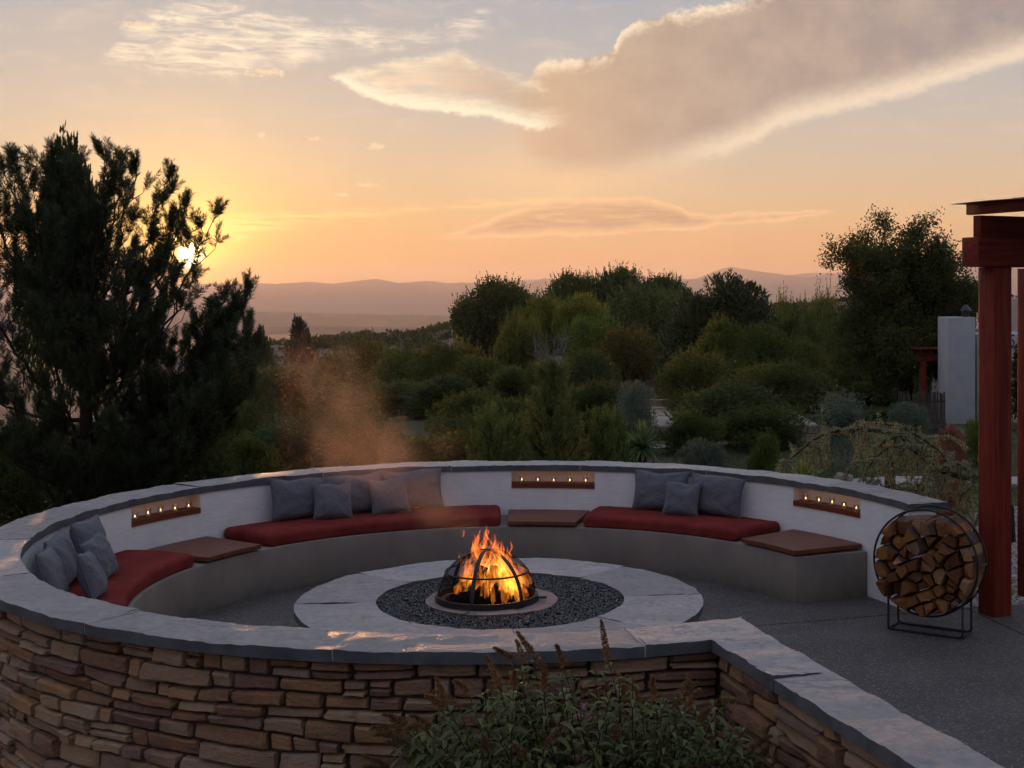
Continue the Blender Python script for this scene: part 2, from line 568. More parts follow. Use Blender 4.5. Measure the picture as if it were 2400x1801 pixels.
def f_wood(c1, c2, rough=0.5, axis=(18, 1.2, 18), bd=0.004):
    def f(G_, out):
        v = ocoord(G_)
        r = orand(G_)
        vv = G_.new('ShaderNodeVectorMath'); vv.operation = 'ADD'; G_.put(vv.inputs[0], v)
        G_.put(vv.inputs[1], G_.comb(r * 7.0, r * 3.0, r * 5.0))
        n = G_.noise(G_.mapping(vv.outputs[0], axis), 1.6, 6, 0.65, 0.9)
        n2_ = G_.noise(vv.outputs[0], 2.0, 4, 0.6)
        c = G_.mix(n.step(0.3, 0.72), c1, c2)
        c = G_.mix(n2_.step(0.5, 0.85) * 0.45, c, tuple(x * 0.5 for x in c1[:3]) + (1,))
        principled(G_, out, c, rough, 0.16, n, bd)
    return f


material('stained_wood', f_wood((0.105, 0.034, 0.018, 1), (0.20, 0.07, 0.038, 1), 0.42, (1.5, 14, 14), 0.001))
material('shelf_wood', f_wood((0.11, 0.026, 0.012, 1), (0.21, 0.058, 0.026, 1), 0.45, (3, 3, 30), 0.002))
material('pergola_post', f_wood((0.115, 0.014, 0.007, 1), (0.26, 0.036, 0.017, 1), 0.6, (16, 16, 0.7), 0.004))
material('pergola_beam', f_wood((0.10, 0.013, 0.007, 1), (0.22, 0.032, 0.016, 1), 0.6, (0.8, 14, 14), 0.004))
m_simple('black_iron', (0.012, 0.012, 0.014), 0.55, 0.3, 20, 0.4, 0.001, 90)
m_simple('tin_roof', (0.34, 0.35, 0.38), 0.4, 0.15, 4, 0.5, 0.0, 10, 0.8)
m_simple('stucco_house', (0.40, 0.40, 0.41), 0.95, 0.08, 3, 0.1, 0.004, 60)
m_simple('dark_metal', (0.03, 0.03, 0.035), 0.35, 0.3, 8, 0.5, 0.0, 10, 0.6)


def f_logend(G_, out):
    v = ocoord(G_)
    r = orand(G_)
    base = G_.ramp(r, [(0.0, (0.25, 0.10, 0.033)), (0.2, (0.32, 0.145, 0.052)), (0.4, (0.17, 0.065, 0.026)), (0.6, (0.28, 0.115, 0.045)), (0.8, (0.36, 0.205, 0.10)), (0.92, (0.21, 0.13, 0.085))], 'CONSTANT')
    n = G_.noise(G_.mapping(v, (3, 3, 1.2), (0.2, 0.1, 0)), 9, 6, 0.68, 1.0)
    c = G_.mix(n.step(0.4, 0.75) * 0.7, base, (0.12, 0.055, 0.026, 1))
    h = G_.noise(v, 35, 6, 0.7)
    principled(G_, out, c, 0.95, 0.05, h + n, 0.016)


material('split_wood', f_logend)
m_simple('bark', (0.11, 0.066, 0.047), 0.97, 0.5, 14, 0.1, 0.02, 22)
m_simple('tree_bark', (0.05, 0.034, 0.025), 0.97, 0.4, 8, 0.1, 0.02, 20)
m_simple('grey_bark', (0.20, 0.18, 0.17), 0.95, 0.3, 8, 0.1, 0.01, 20)
m_simple('char', (0.012, 0.010, 0.009), 0.95, 0.5, 14, 0.2, 0.02, 30)


def f_gravel(G_, out):
    v = ocoord(G_)
    n = G_.noise(v, 70, 3, 0.6)
    c = G_.mix(n.step(0.3, 0.7), (0.006, 0.007, 0.009, 1), (0.032, 0.033, 0.039, 1))
    c = G_.mix(n.step(0.66, 0.74) * 0.8, c, (0.26, 0.26, 0.27, 1))  # pale specks: sparkle of the glass painted into its colour
    principled(G_, out, c, 0.16, 0.7)


material('lava_glass', f_gravel)
m_simple('burner_stone', (0.25, 0.19, 0.17), 0.8, 0.25, 5, 0.3, 0.006, 20)


def f_leaf(name, c1, c2, trans=0.45, rough=0.6, tint=True):
    def f(G_, out):
        oi = G_.new('ShaderNodeObjectInfo')
        v = ocoord(G_)
        n = G_.noise(v, 2.6, 4, 0.6)
        gi = G_.new('ShaderNodeNewGeometry')
        rp = S(G_.nt, gi.outputs['Random Per Island'])
        c = G_.mix((n * 0.6 + rp * 0.4).step(0.2, 0.8), c1, c2)
        if tint: c = G_.mix(1.0, c, oi.outputs['Color'], 'MULTIPLY')
        d = G_.new('ShaderNodeBsdfPrincipled'); G_.put(d.inputs['Base Color'], c); d.inputs['Roughness'].default_value = rough
        d.inputs['Specular IOR Level'].default_value = 0.25
        t_ = G_.new('ShaderNodeBsdfTranslucent'); G_.put(t_.inputs[0], c)
        ms = G_.new('ShaderNodeMixShader'); ms.inputs[0].default_value = trans
        G_.L.new(d.outputs[0], ms.inputs[1]); G_.L.new(t_.outputs[0], ms.inputs[2])
        G_.L.new(ms.outputs[0], out.inputs[0])
    return material(name, f)


f_leaf('leaf', (0.055, 0.070, 0.020, 1), (0.150, 0.168, 0.044, 1), 0.5)
f_leaf('needle', (0.030, 0.042, 0.020, 1), (0.070, 0.085, 0.036, 1), 0.25, 0.5)
f_leaf('bush_leaf', (0.045, 0.058, 0.024, 1), (0.12, 0.145, 0.065, 1), 0.3)
f_leaf('plume', (0.14, 0.078, 0.032, 1), (0.28, 0.165, 0.075, 1), 0.35, 0.9)
f_leaf('silver_leaf', (0.13, 0.15, 0.11, 1), (0.22, 0.25, 0.19, 1), 0.3)
f_leaf('cedar_needle', (0.10, 0.115, 0.085, 1), (0.19, 0.19, 0.115, 1), 0.25, 0.6)
f_leaf('flower_pink', (0.45, 0.16, 0.42, 1), (0.62, 0.30, 0.58, 1), 0.3)
f_leaf('flower_red', (0.5, 0.01, 0.01, 1), (0.7, 0.03, 0.02, 1), 0.3)


def f_ground(G_, out):
    v = ocoord(G_)
    sx = G_.new('ShaderNodeSeparateXYZ'); G_.put(sx.inputs[0], v)
    X, Y = S(G_.nt, sx.outputs[0]), S(G_.nt, sx.outputs[1])
    n = G_.noise(v, 0.25, 6, 0.6)
    nf = G_.noise(v, 9.0, 5, 0.7)
    lawn = G_.mix(nf.step(0.3, 0.75), (0.030, 0.042, 0.016, 1), (0.070, 0.080, 0.032, 1))
    dry = G_.mix(nf.step(0.3, 0.75), (0.10, 0.08, 0.05, 1), (0.18, 0.14, 0.09, 1))
    near = G_.mix(n.step(0.42, 0.62), lawn, dry)
    far = G_.mix(G_.noise(v, 0.02, 6, 0.6).step(0.35, 0.65), (0.17, 0.12, 0.085, 1), (0.09, 0.085, 0.05, 1))
    dd = (X * X + Y * Y).pw(0.5)
    c = G_.mix(dd.step(50, 160), near, far)
    principled(G_, out, c, 0.95, 0.1, nf, 0.03)


material('ground', f_ground)
m_simple('hill_earth', (0.20, 0.15, 0.115), 0.97, 0.3, 0.08, 0.05, 0.1, 0.6)
m_simple('mountain', (0.10, 0.085, 0.075), 1.0, 0.3, 0.002, 0.0)
m_simple('mesa_earth', (0.14, 0.10, 0.075), 1.0, 0.35, 0.01, 0.0)
m_simple('path_concrete', (0.33, 0.30, 0.285), 0.9, 0.12, 2, 0.15, 0.003, 40)
m_simple('flagstone', (0.33, 0.27, 0.215), 0.9, 0.25, 1.4, 0.15, 0.01, 12)
m_simple('block_stone', (0.26, 0.19, 0.14), 0.95, 0.3, 3, 0.1, 0.02, 12)
m_simple('joint_earth', (0.075, 0.055, 0.045), 0.97, 0.3, 6, 0.1)
m_simple('red_rock', (0.15, 0.060, 0.036), 0.95, 0.5, 4, 0.1, 0.06, 6)
m_simple('boulder_stone', (0.26, 0.20, 0.16), 0.95, 0.3, 3, 0.1, 0.03, 8)
m_simple('pea_gravel', (0.27, 0.25, 0.24), 0.9, 0.5, 22, 0.15, 0.03, 30)
m_simple('old_picket', (0.095, 0.075, 0.066), 0.95, 0.5, 7, 0.1, 0.01, 20)
m_simple('brown_picket', (0.115, 0.062, 0.045), 0.95, 0.4, 7, 0.1, 0.01, 20)


def f_glass(G_, out):
    tr = G_.new('ShaderNodeBsdfTransparent'); tr.inputs[0].default_value = (0.93, 0.93, 0.93, 1)
    gl_ = G_.new('ShaderNodeBsdfGlossy'); gl_.inputs['Roughness'].default_value = 0.05
    fr = G_.new('ShaderNodeFresnel'); fr.inputs[0].default_value = 1.5
    ms = G_.new('ShaderNodeMixShader')
    G_.put(ms.inputs[0], S(G_.nt, fr.outputs[0]) * 0.3); G_.L.new(tr.outputs[0], ms.inputs[1]); G_.L.new(gl_.outputs[0], ms.inputs[2])
    G_.L.new(ms.outputs[0], out.inputs[0])


material('cup_glass', f_glass)


def f_emit(c, s):
    def f(G_, out):
        e = G_.new('ShaderNodeEmission'); e.inputs[0].default_value = c; e.inputs[1].default_value = s
        G_.L.new(e.outputs[0], out.inputs[0])
    return f


material('candle_flame', f_emit((1.0, 0.50, 0.16, 1), 7.0))
m_simple('wax', (0.75, 0.62, 0.45), 0.5, 0.05, 10)


def f_flame(c0, c1, s):
    def f(G_, out):
        v = ocoord(G_)
        sx = G_.new('ShaderNodeSeparateXYZ'); G_.put(sx.inputs[0], v)
        z = S(G_.nt, sx.outputs[2])
        n = G_.noise(G_.mapping(v, (1, 1, 0.32)), 20, 4, 0.6, 0.8)
        c = G_.mix(z.step(0.45, 1.05), c0, c1)
        e = G_.new('ShaderNodeEmission'); G_.put(e.inputs[0], c)
        G_.put(e.inputs[1], (n.step(0.36, 0.66) * 0.94 + 0.06) * s)
        tr = G_.new('ShaderNodeBsdfTransparent')
        a = G_.new('ShaderNodeAddShader')
        G_.L.new(e.outputs[0], a.inputs[0]); G_.L.new(tr.outputs[0], a.inputs[1])
        G_.L.new(a.outputs[0], out.inputs[0])
    return f


material('flame_outer', f_flame((1.0, 0.25, 0.022, 1), (1.0, 0.15, 0.018, 1), 0.40))
material('flame_core', f_flame((1.0, 0.42, 0.045, 1), (1.0, 0.30, 0.03, 1), 0.58))


def f_screen(G_, out):
    tr = G_.new('ShaderNodeBsdfTransparent')
    d = G_.new('ShaderNodeBsdfDiffuse'); d.inputs[0].default_value = (0.012, 0.011, 0.011, 1)
    ms = G_.new('ShaderNodeMixShader'); ms.inputs[0].default_value = 0.46
    G_.L.new(tr.outputs[0], ms.inputs[1]); G_.L.new(d.outputs[0], ms.inputs[2])
    G_.L.new(ms.outputs[0], out.inputs[0])


material('spark_screen', f_screen)


def f_smoke(dens):
    def f(G_, out):
        v = ocoord(G_)
        ln = G_.new('ShaderNodeVectorMath'); ln.operation = 'LENGTH'; G_.put(ln.inputs[0], v)
        r = S(G_.nt, ln.outputs['Value'])
        w = G_.new('ShaderNodeTexCoord')
        ge = G_.new('ShaderNodeNewGeometry')
        n = G_.noise(G_.mapping(ge.outputs['Position'], (1, 1, 0.7)), 1.9, 2, 0.45, 0.6)
        fall = (1.0 - r.step(0.15, 1.0))
        d = fall * n.step(0.34, 0.72) * dens
        p = G_.new('ShaderNodeVolumePrincipled')
        p.inputs['Color'].default_value = (0.93, 0.66, 0.50, 1); p.inputs['Anisotropy'].default_value = 0.5  # orange of the low sun behind the smoke, put into its colour
        G_.put(p.inputs['Density'], d)
        G_.L.new(p.outputs[0], out.inputs['Volume'])
    return f


material('smoke', f_smoke(0.36))


def f_haze(G_, out):
    p = G_.new('ShaderNodeVolumePrincipled')
    p.inputs['Color'].default_value = (0.97, 0.87, 0.80, 1)
    p.inputs['Density'].default_value = 0.00012
    p.inputs['Anisotropy'].default_value = 0.4
    G_.L.new(p.outputs[0], out.inputs['Volume'])


material('haze', f_haze)
M = MATS

# ================================================================== terrain
CX, CY = -0.88, 12.3            # centre of the round terrace
RI, RO = 4.045, 4.472           # inner and outer edge of the wall cap
ZCAP, ZCB = 1.085, 1.005        # cap top and underside
RW, RB = 4.062, 3.215           # plaster face and bench front
FAR = [(0, 0), (60, -3.4), (100, -10), (250, -20), (1000, -42), (2000, -64), (4000, -101), (9000, -150), (14000, -180)]


def sst(a, b, x):
    t_ = min(1, max(0, (x - a) / (b - a))); return t_ * t_ * (3 - 2 * t_)


def gh(x, y):
    r = math.hypot(x, y)
    if r > 100:
        for (r0, z0), (r1, z1) in zip(FAR, FAR[1:]):
            if r <= r1: return z0 + (z1 - z0) * (r - r0) / (r1 - r0)
        return FAR[-1][1]
    z = -0.32 - 0.55 * (1 - sst(10, 16, y)) * (1 - sst(0.0, 3.0, x))
    z -= 0.085 * max(0, -5 - x) * sst(8, 20, y)
    z -= 9.6 * sst(38, 100, max(r, y))
    return z


def mat_ground_mesh():
    V = []; F = []
    rad = [0.5] + list(np.geomspace(2, 11500, 90))
    angs = [R(a) for a in list(np.arange(-180, -50, 10)) + list(np.arange(-50, 50.1, 1.0)) + list(np.arange(60, 180, 10))]
    na = len(angs)
    for r in rad:
        for a in angs:
            rr = r if abs(a) < R(58) else min(r, 700)
            x, y = rr * math.sin(a), rr * math.cos(a)
            V.append((x, y, gh(x, y) + (0.05 * mnoise.noise((x * .3, y * .3, 0)) if r > 14 else 0)))
    for i in range(len(rad) - 1):
        for k in range(na):
            F.append((i * na + k, i * na + (k + 1) % na, (i + 1) * na + (k + 1) % na, (i + 1) * na + k))
    return me_np('ground', V, F, True)


link('ground', mat_ground_mesh(), M['ground'], kind='structure')


def ridge(name, prof, y0, y1, mat, rough, base, rows=26, step=14, peak=0.45):
    """terrain range whose skyline follows a profile given in photo pixels"""
    xs = [p[0] for p in prof]; ys = [p[1] for p in prof]
    cols = np.arange(min(xs), max(xs) + 1, step)
    yc = y0 + (y1 - y0) * peak
    V = []; F = []
    for j in range(rows):
        t_ = j / (rows - 1)
        y = y0 + (y1 - y0) * t_
        k = math.sin(math.pi * min(1, t_ / (2 * peak)) if t_ < peak else math.pi * (0.5 + 0.5 * (t_ - peak) / (1 - peak)))
        for px in cols:
            zt = ZCAM - (np.interp(px, xs, ys) - YHP) / FPX * yc
            x = (px - CXP) / FPX * yc
            n = mnoise.fractal((x / rough, y / rough, 3.1), 1.0, 2.0, 5)
            amp = (zt - base) * 0.22 * (1 - 0.8 * k)
            V.append((x, y, base + (zt - base) * (k ** 0.8) + n * amp))
    nc = len(cols)
    for j in range(rows - 1):
        for i in range(nc - 1):
            F.append((j * nc + i, j * nc + i + 1, (j + 1) * nc + i + 1, (j + 1) * nc + i))
    return link(name, me_np(name, V, F, True), M[mat], kind='structure')


ridge('mountains', [(-900, 690), (-300, 670), (100, 685), (350, 682), (500, 677), (590, 668), (650, 666), (726, 662), (777, 667), (831, 660), (881, 653), (937, 662), (1009, 657), (1057, 664), (1085, 662), (1132, 668),
      (1160, 659), (1208, 657), (1241, 665), (1277, 653), (1300, 657), (1337, 651), (1450, 646), (1520, 652), (1579, 660), (1636, 655), (1690, 633), (1712, 628), (1781, 638), (1894, 651), (1947, 641), (2050, 625), (2300, 610), (2700, 640), (3300, 660)],
      8000, 10500, 'mountain', 900, -170, 30, 8)
ridge('mountains', [(-900, 668), (200, 668), (560, 664), (600, 662), (680, 668), (900, 672), (1400, 648), (1560, 650), (1650, 662), (1900, 640), (2600, 650), (3300, 660)],
      10600, 11300, 'mountain', 900, -170, 16, 20)
ridge('mesa', [(-1500, 726), (200, 729), (560, 733), (800, 738), (1070, 743), (1500, 750), (3200, 770)], 3900, 5200, 'mesa_earth', 200, -105, 16, 10, 0.12)
ridge('mesa', [(-1500, 762), (400, 769), (700, 774), (1000, 776), (1500, 785), (3000, 800)], 2500, 3300, 'mesa_earth', 160, -82, 16, 10, 0.12)
HILL = [(420, 830), (600, 812), (700, 806), (771, 799), (846, 789), (922, 787), (982, 784), (1042, 772), (1080, 758), (1250, 748), (1500, 742), (1700, 735), (1790, 728), (1850, 722), (1920, 718), (2000, 708), (2300, 700), (2900, 720)]
ridge('hill', HILL, 205, 330, 'hill_earth', 22, -24, 22, 10)

# ================================================================== patio floor
SD = Vector((0.3153, -0.949))                 # direction of the straight wall, away from the terrace
PO, PI_ = Vector((0.671, 8.096)), Vector((0.897, 8.696))
PJ = Vector((1.012, 8.224))


def pol(a, r, z=0.0): return Vector((CX + r * math.cos(R(a)), CY + r * math.sin(R(a)), z))


fl = [pol(a, 4.15).to_2d() for a in np.arange(16, 291, 4)]
q = PI_ - SD.orthogonal().normalized() * 0
fl += [Vector((0.80, 8.45)), Vector((0.80, 8.45)) + SD * 7.0, Vector((13, 1.8)), Vector((13, 14.6)), Vector((4.4, 13.72))]


def clip(poly, p, n):
    out = []
    for a, b in zip(poly, poly[1:] + poly[:1]):
        da, db = (a - p).dot(n), (b - p).dot(n)
        if da >= 0: out.append(a)
        if (da > 0 > db) or (da < 0 < db): out.append(a + (b - a) * (da / (da - db)))
    return out


def prism(poly, z0, z1):
    m = MB(); n = len(poly)
    m.add([(p[0], p[1], z1) for p in poly] + [(p[0], p[1], z0) for p in poly],
          [tuple(range(n)), tuple(range(2 * n - 1, n - 1, -1))] + [(i, n + i, n + (i + 1) % n, (i + 1) % n) for i in range(n)])
    return m


floor = props(link('patio_floor', prism(fl, -0.25, -0.012).mesh('patio_base'), M['joint_earth']), kind='structure')
p1, n1_ = Vector((1.5, 12.81)), Vector((-0.4, 1.26)).normalized()
p2, n2_ = Vector((3.77, 13.09)), Vector((0.62, 0.15)).normalized()
up_ = clip(fl, p1 + n1_ * .011, n1_)
lo_ = clip(fl, p1 - n1_ * .011, -n1_)
for pl in (up_, clip(lo_, p2 + n2_ * .009, n2_), clip(lo_, p2 - n2_ * .009, -n2_)):
    if len(pl) > 2:
        link('floor_slab', prism(pl, -0.011, 0.0).mesh('floor_slab'), M['aggregate'], floor)

# ================================================================== round wall
wall = empty('curved_wall', (CX, CY, 0), 'round terrace wall, white plaster inside, brown ledgestone outside, grey slab cap', 'wall')
A0, A1 = 14.6, 290.6
NICHE = [(147.2, 161.2), (78.4, 92.7), (27.2, 41.7)]
ZS0, ZS1 = 0.793, 0.850      # niche shelf underside and top

angs = sorted(set([A0, A1] + [a for n_ in NICHE for a in n_] + list(np.arange(15, 291, 1.0))))
wm = MB()
zl = [-0.05, ZS0, ZCB]


def inn(am, zi): return RW + (0.17 if zi == 1 and any(a < am < b for a, b in NICHE) else 0)


na = len(angs)
for zi in (0, 1):
    for i in range(na - 1):
        am = (angs[i] + angs[i + 1]) / 2
        r = inn(am, zi)
        wm.add([pol(angs[i], r, zl[zi]), pol(angs[i + 1], r, zl[zi]), pol(angs[i + 1], r, zl[zi + 1]), pol(angs[i], r, zl[zi + 1])], [(0, 1, 2, 3)])
        if zi == 1 and r > RW + .01:
            wm.add([pol(angs[i], RW, ZS0), pol(angs[i + 1], RW, ZS0), pol(angs[i + 1], r, ZS0), pol(angs[i], r, ZS0)], [(0, 1, 2, 3)])
for a, b in NICHE:
    for e in (a, b):
        wm.add([pol(e, RW, ZS0), pol(e, RW + .17, ZS0), pol(e, RW + .17, ZCB), pol(e, RW, ZCB)], [(0, 1, 2, 3)])
# end face and outer render
wm.add([pol(A0, RW, -.05), pol(A0, 4.36, -.05), pol(A0, 4.36, ZCB), pol(A0, RW, ZCB)], [(0, 1, 2, 3)])
for i in range(na - 1):
    wm.add([pol(angs[i], RW, ZCB - .002), pol(angs[i + 1], RW, ZCB - .002), pol(angs[i + 1], 4.36, ZCB - .002), pol(angs[i], 4.36, ZCB - .002)], [(0, 1, 2, 3)])
bm = bmesh.new()
me = bpy.data.meshes.new('plaster'); me.from_pydata(wm.v, [], wm.f)
bm.from_mesh(me); bmesh.ops.remove_doubles(bm, verts=bm.verts, dist=1e-4); bmesh.ops.recalc_face_normals(bm, faces=bm.faces); bm.to_mesh(me); bm.free()
me.polygons.foreach_set('use_smooth', np.ones(len(me.polygons), bool)); me.set_sharp_from_angle(angle=R(30))
link('plaster_face', me, M['plaster'], wall)

# masonry core behind the stones
cm = MB()
for i in range(na - 1):
    a, b = angs[i], angs[i + 1]
    cm.add([pol(a, 4.36, -1.1), pol(b, 4.36, -1.1), pol(b, 4.36, ZCB), pol(a, 4.36, ZCB)], [(0, 1, 2, 3)])
cm.add([pol(A1, 4.36, -1.1), pol(293.0, 4.36, -1.1), pol(293.0, 4.36, ZCB), pol(A1, 4.36, ZCB)], [(0, 1, 2, 3)])
LN = Vector((SD.y, -SD.x)); LN = LN if LN.x < 0 else -LN       # outward normal of the straight wall's stone side (to the left)
SL0 = PO - LN * 0.085
cA, cB = SL0 - SD * .45, SL0 + SD * 5.2
dA, dB = SL0 - LN * 0.30, SL0 - LN * 0.30 + SD * 5.2
dA = dA - SD * 0.35
cm.add([(cA.x, cA.y, -1.1), (cB.x, cB.y, -1.1), (cB.x, cB.y, ZCB), (cA.x, cA.y, ZCB)], [(0, 1, 2, 3)])
link('core', cm.mesh('core', True, 30), M['wall_core'], wall)
sm = MB()
sm.add([(dA.x, dA.y, -.05), (dB.x, dB.y, -.05), (dB.x, dB.y, ZCB), (dA.x, dA.y, ZCB)], [(0, 1, 2, 3)])
link('plaster_face', sm.mesh('plaster_straight'), M['plaster'], wall)


def loft_slab(outer, inner, nv=12, seed=0, z=ZCAP, th=0.08, chip=0.006, par=None, name='cap_slab', top='bluestone', wallp=None):
    """cleft stone slab between two polylines"""
    nu = len(outer)
    V = []; F = []; Mi = []
    for i in range(nu):
        for j in range(nv + 1):
            v = j / nv
            p = outer[i].lerp(inner[i], v)
            x, y = p.x, p.y
            n = mnoise.fractal((x * 2.3 + seed, y * 2.3, seed * .7), 1.0, 2.0, 6)
            s = mnoise.noise((x * 1.1 + y * 2.4 + seed * 3, y * 3.6 - x * 1.2, seed)) * 3.0
            n2 = mnoise.noise((x * 9, y * 9, seed))
            zz = z + 0.0035 * n + 0.0048 * math.floor(s + 0.25 * n2) - 0.003
            edge = j in (0, nv) or i in (0, nu - 1)
            if edge:
                zz -= chip * (0.3 + abs(mnoise.noise((x * 14, y * 14, 1.3 + seed))) * 1.2)
                c = outer[i].lerp(inner[i], 0.5)
                d = Vector((p.x - c.x, p.y - c.y))
                if d.length > 1e-5:
                    k = chip * 0.45 * mnoise.noise((x * 9, y * 9, 7.7 + seed))
                    x += d.normalized().x * k; y += d.normalized().y * k
            V.append((x, y, zz))
    W = nv + 1
    for i in range(nu - 1):
        for j in range(nv):
            F.append((i * W + j, i * W + j + 1, (i + 1) * W + j + 1, (i + 1) * W + j)); Mi.append(0)
    loop = [i * W for i in range(nu)] + [(nu - 1) * W + j for j in range(1, nv + 1)] + [i * W + nv for i in range(nu - 2, -1, -1)] + [j for j in range(nv - 1, 0, -1)]
    b = len(V)
    for k in loop: V.append((V[k][0], V[k][1], z - th))
    n = len(loop)
    for k in range(n):
        F.append((loop[k], loop[(k + 1) % n], b + (k + 1) % n, b + k)); Mi.append(1)
    F.append(tuple(range(b + n - 1, b - 1, -1))); Mi.append(1)
    me = bpy.data.meshes.new(name)
    me.from_pydata(V, [], F)
    me.materials.append(M[top]); me.materials.append(M['slab_edge'])
    me.polygons.foreach_set('material_index', np.array(Mi, np.int32))
    bm = bmesh.new(); bm.from_mesh(me); bmesh.ops.recalc_face_normals(bm, faces=bm.faces); bm.to_mesh(me); bm.free()
    me.polygons.foreach_set('use_smooth', np.ones(len(me.polygons), bool)); me.set_sharp_from_angle(angle=R(30))
    return link(name, me, None, par)


JOINTS = [14.3, 35.3, 58.4, 80.9, 103.0, 125.0, 147.4, 169.5, 191.6, 214.1, 237.9, 261.2, 284.9]
gap = 0.07
for k, (a, b) in enumerate(zip(JOINTS, JOINTS[1:])):
    aa = np.linspace(a + (gap if k else 0), b - gap, 40)
    dz = random.uniform(-.003, .003)
    loft_slab([pol(t_, RO).to_2d() for t_ in aa], [pol(t_, RI).to_2d() for t_ in aa], 12, 3.7 * k + 1, ZCAP + dz, 0.08, 0.006, wall)
# corner slab: arc, then the return of the straight wall
oa = [pol(t_, RO).to_2d() for t_ in np.linspace(JOINTS[-1] + gap, 290.25, 24)] + [PO.copy() for _ in range(10)]
ia = [pol(t_, RI).to_2d() for t_ in np.linspace(JOINTS[-1] + gap, 296.24, 24)] + [PI_.lerp(PJ, t_) for t_ in np.linspace(0.1, 1, 10)]
for i in range(10): oa[24 + i] = PO + SD * (0.0008 * (i + 1))
loft_slab(oa, ia, 14, 55.0, ZCAP + .001, 0.08, 0.006, wall)
s0 = 0.012
for k, L in enumerate([0.84, 1.75, 1.4]):
    ts = np.linspace(s0, s0 + L - 0.012, 40)
    loft_slab([PO + SD * t_ for t_ in ts], [PJ + SD * t_ for t_ in ts], 12, 70 + 5.0 * k, ZCAP + (0.002, -0.001, 0.001)[k], 0.08, 0.006, wall)
    s0 += L
# light mortar in some of the joints
for a in JOINTS[1:]:
    if a in (58.4, 80.9, 103.0, 125.0, 191.6, 237.9, 261.2, 284.9):
        m = MB()
        c = pol(a, (RI + RO) / 2, ZCAP - .044)
        m.box(c, (RO - RI - .012, 0.0145, 0.074), Matrix.Rotation(R(a), 3, 'Z'))
        link('mortar_joint', m.mesh('mortar_joint'), M['mortar'], wall)


def stone_mesh(surf, s0, s1, z00, z01, z10, z11, proud, rnd):
    """one ledgestone; corners z at both ends; surf(s, z, out) gives the world point"""
    US = [0, .05, .25, .5, .75, .95, 1] if s1 - s0 > .2 else [0, .08, .35, .68, .92, 1]
    VS = [0, .12, .5, .88, 1]
    nx, nz = len(US), len(VS)
    V = []; F = []
    tl = rnd.uniform(-.022, .022); tu = rnd.uniform(-.014, .014)
    sd_ = rnd.uniform(0, 99)
    cut = [rnd.uniform(0, .03) if rnd.random() < .45 else 0 for _ in range(4)]     # knocked-off corners
    for i, us in enumerate(US):
        for j, vs in enumerate(VS):
            s = s0 + (s1 - s0) * us
            zb = z00 + (z10 - z00) * us; zt = z01 + (z11 - z01) * us
            # ragged long edges
            zb += .008 * mnoise.noise((s * 9, 1.1, sd_)) + .004; zt += .008 * mnoise.noise((s * 9, 5.1, sd_)) - .004
            z = zb + (zt - zb) * vs
            ex = i in (0, nx - 1); ez = j in (0, nz - 1)
            o = proud + tl * (vs - .5) + tu * (us - .5) + 0.020 * mnoise.noise((s * 6, z * 10, sd_)) + .008 * mnoise.noise((s * 17, z * 25, sd_))
            if ex or ez: o -= rnd.uniform(.004, .020)
            if ex:
                k = (0 if i == 0 else 1) + (0 if j < nz / 2 else 2)
                s += (1 if i == 0 else -1) * (rnd.uniform(0, .010) + cut[k] * abs(vs - .5) * 2)
            if ex and ez: o -= .012
            V.append(surf(s, z, o))
    for i in range(nx - 1):
        for j in range(nz - 1):
            F.append((i * nz + j, (i + 1) * nz + j, (i + 1) * nz + j + 1, i * nz + j + 1))
    loop = [i * nz for i in range(nx)] + [(nx - 1) * nz + j for j in range(1, nz)] + [i * nz + nz - 1 for i in range(nx - 2, -1, -1)] + [j for j in range(nz - 2, 0, -1)]
    b = len(V)
    for k in loop:      # the sides go straight back into the wall
        i, j = divmod(k, nz)
        zb = z00 + (z10 - z00) * US[i]; zt = z01 + (z11 - z01) * US[i]
        V.append(surf(s0 + (s1 - s0) * (US[i] * .97 + .015), zb + (zt - zb) * (VS[j] * .92 + .04), -0.012))
    n = len(loop)
    for k in range(n): F.append((loop[k], b + k, b + (k + 1) % n, loop[(k + 1) % n]))
    me = bpy.data.meshes.new('stone'); me.from_pydata(V, [], F)
    me.polygons.foreach_set('use_smooth', np.ones(len(me.polygons), bool)); me.set_sharp_from_angle(angle=R(32))
    return me


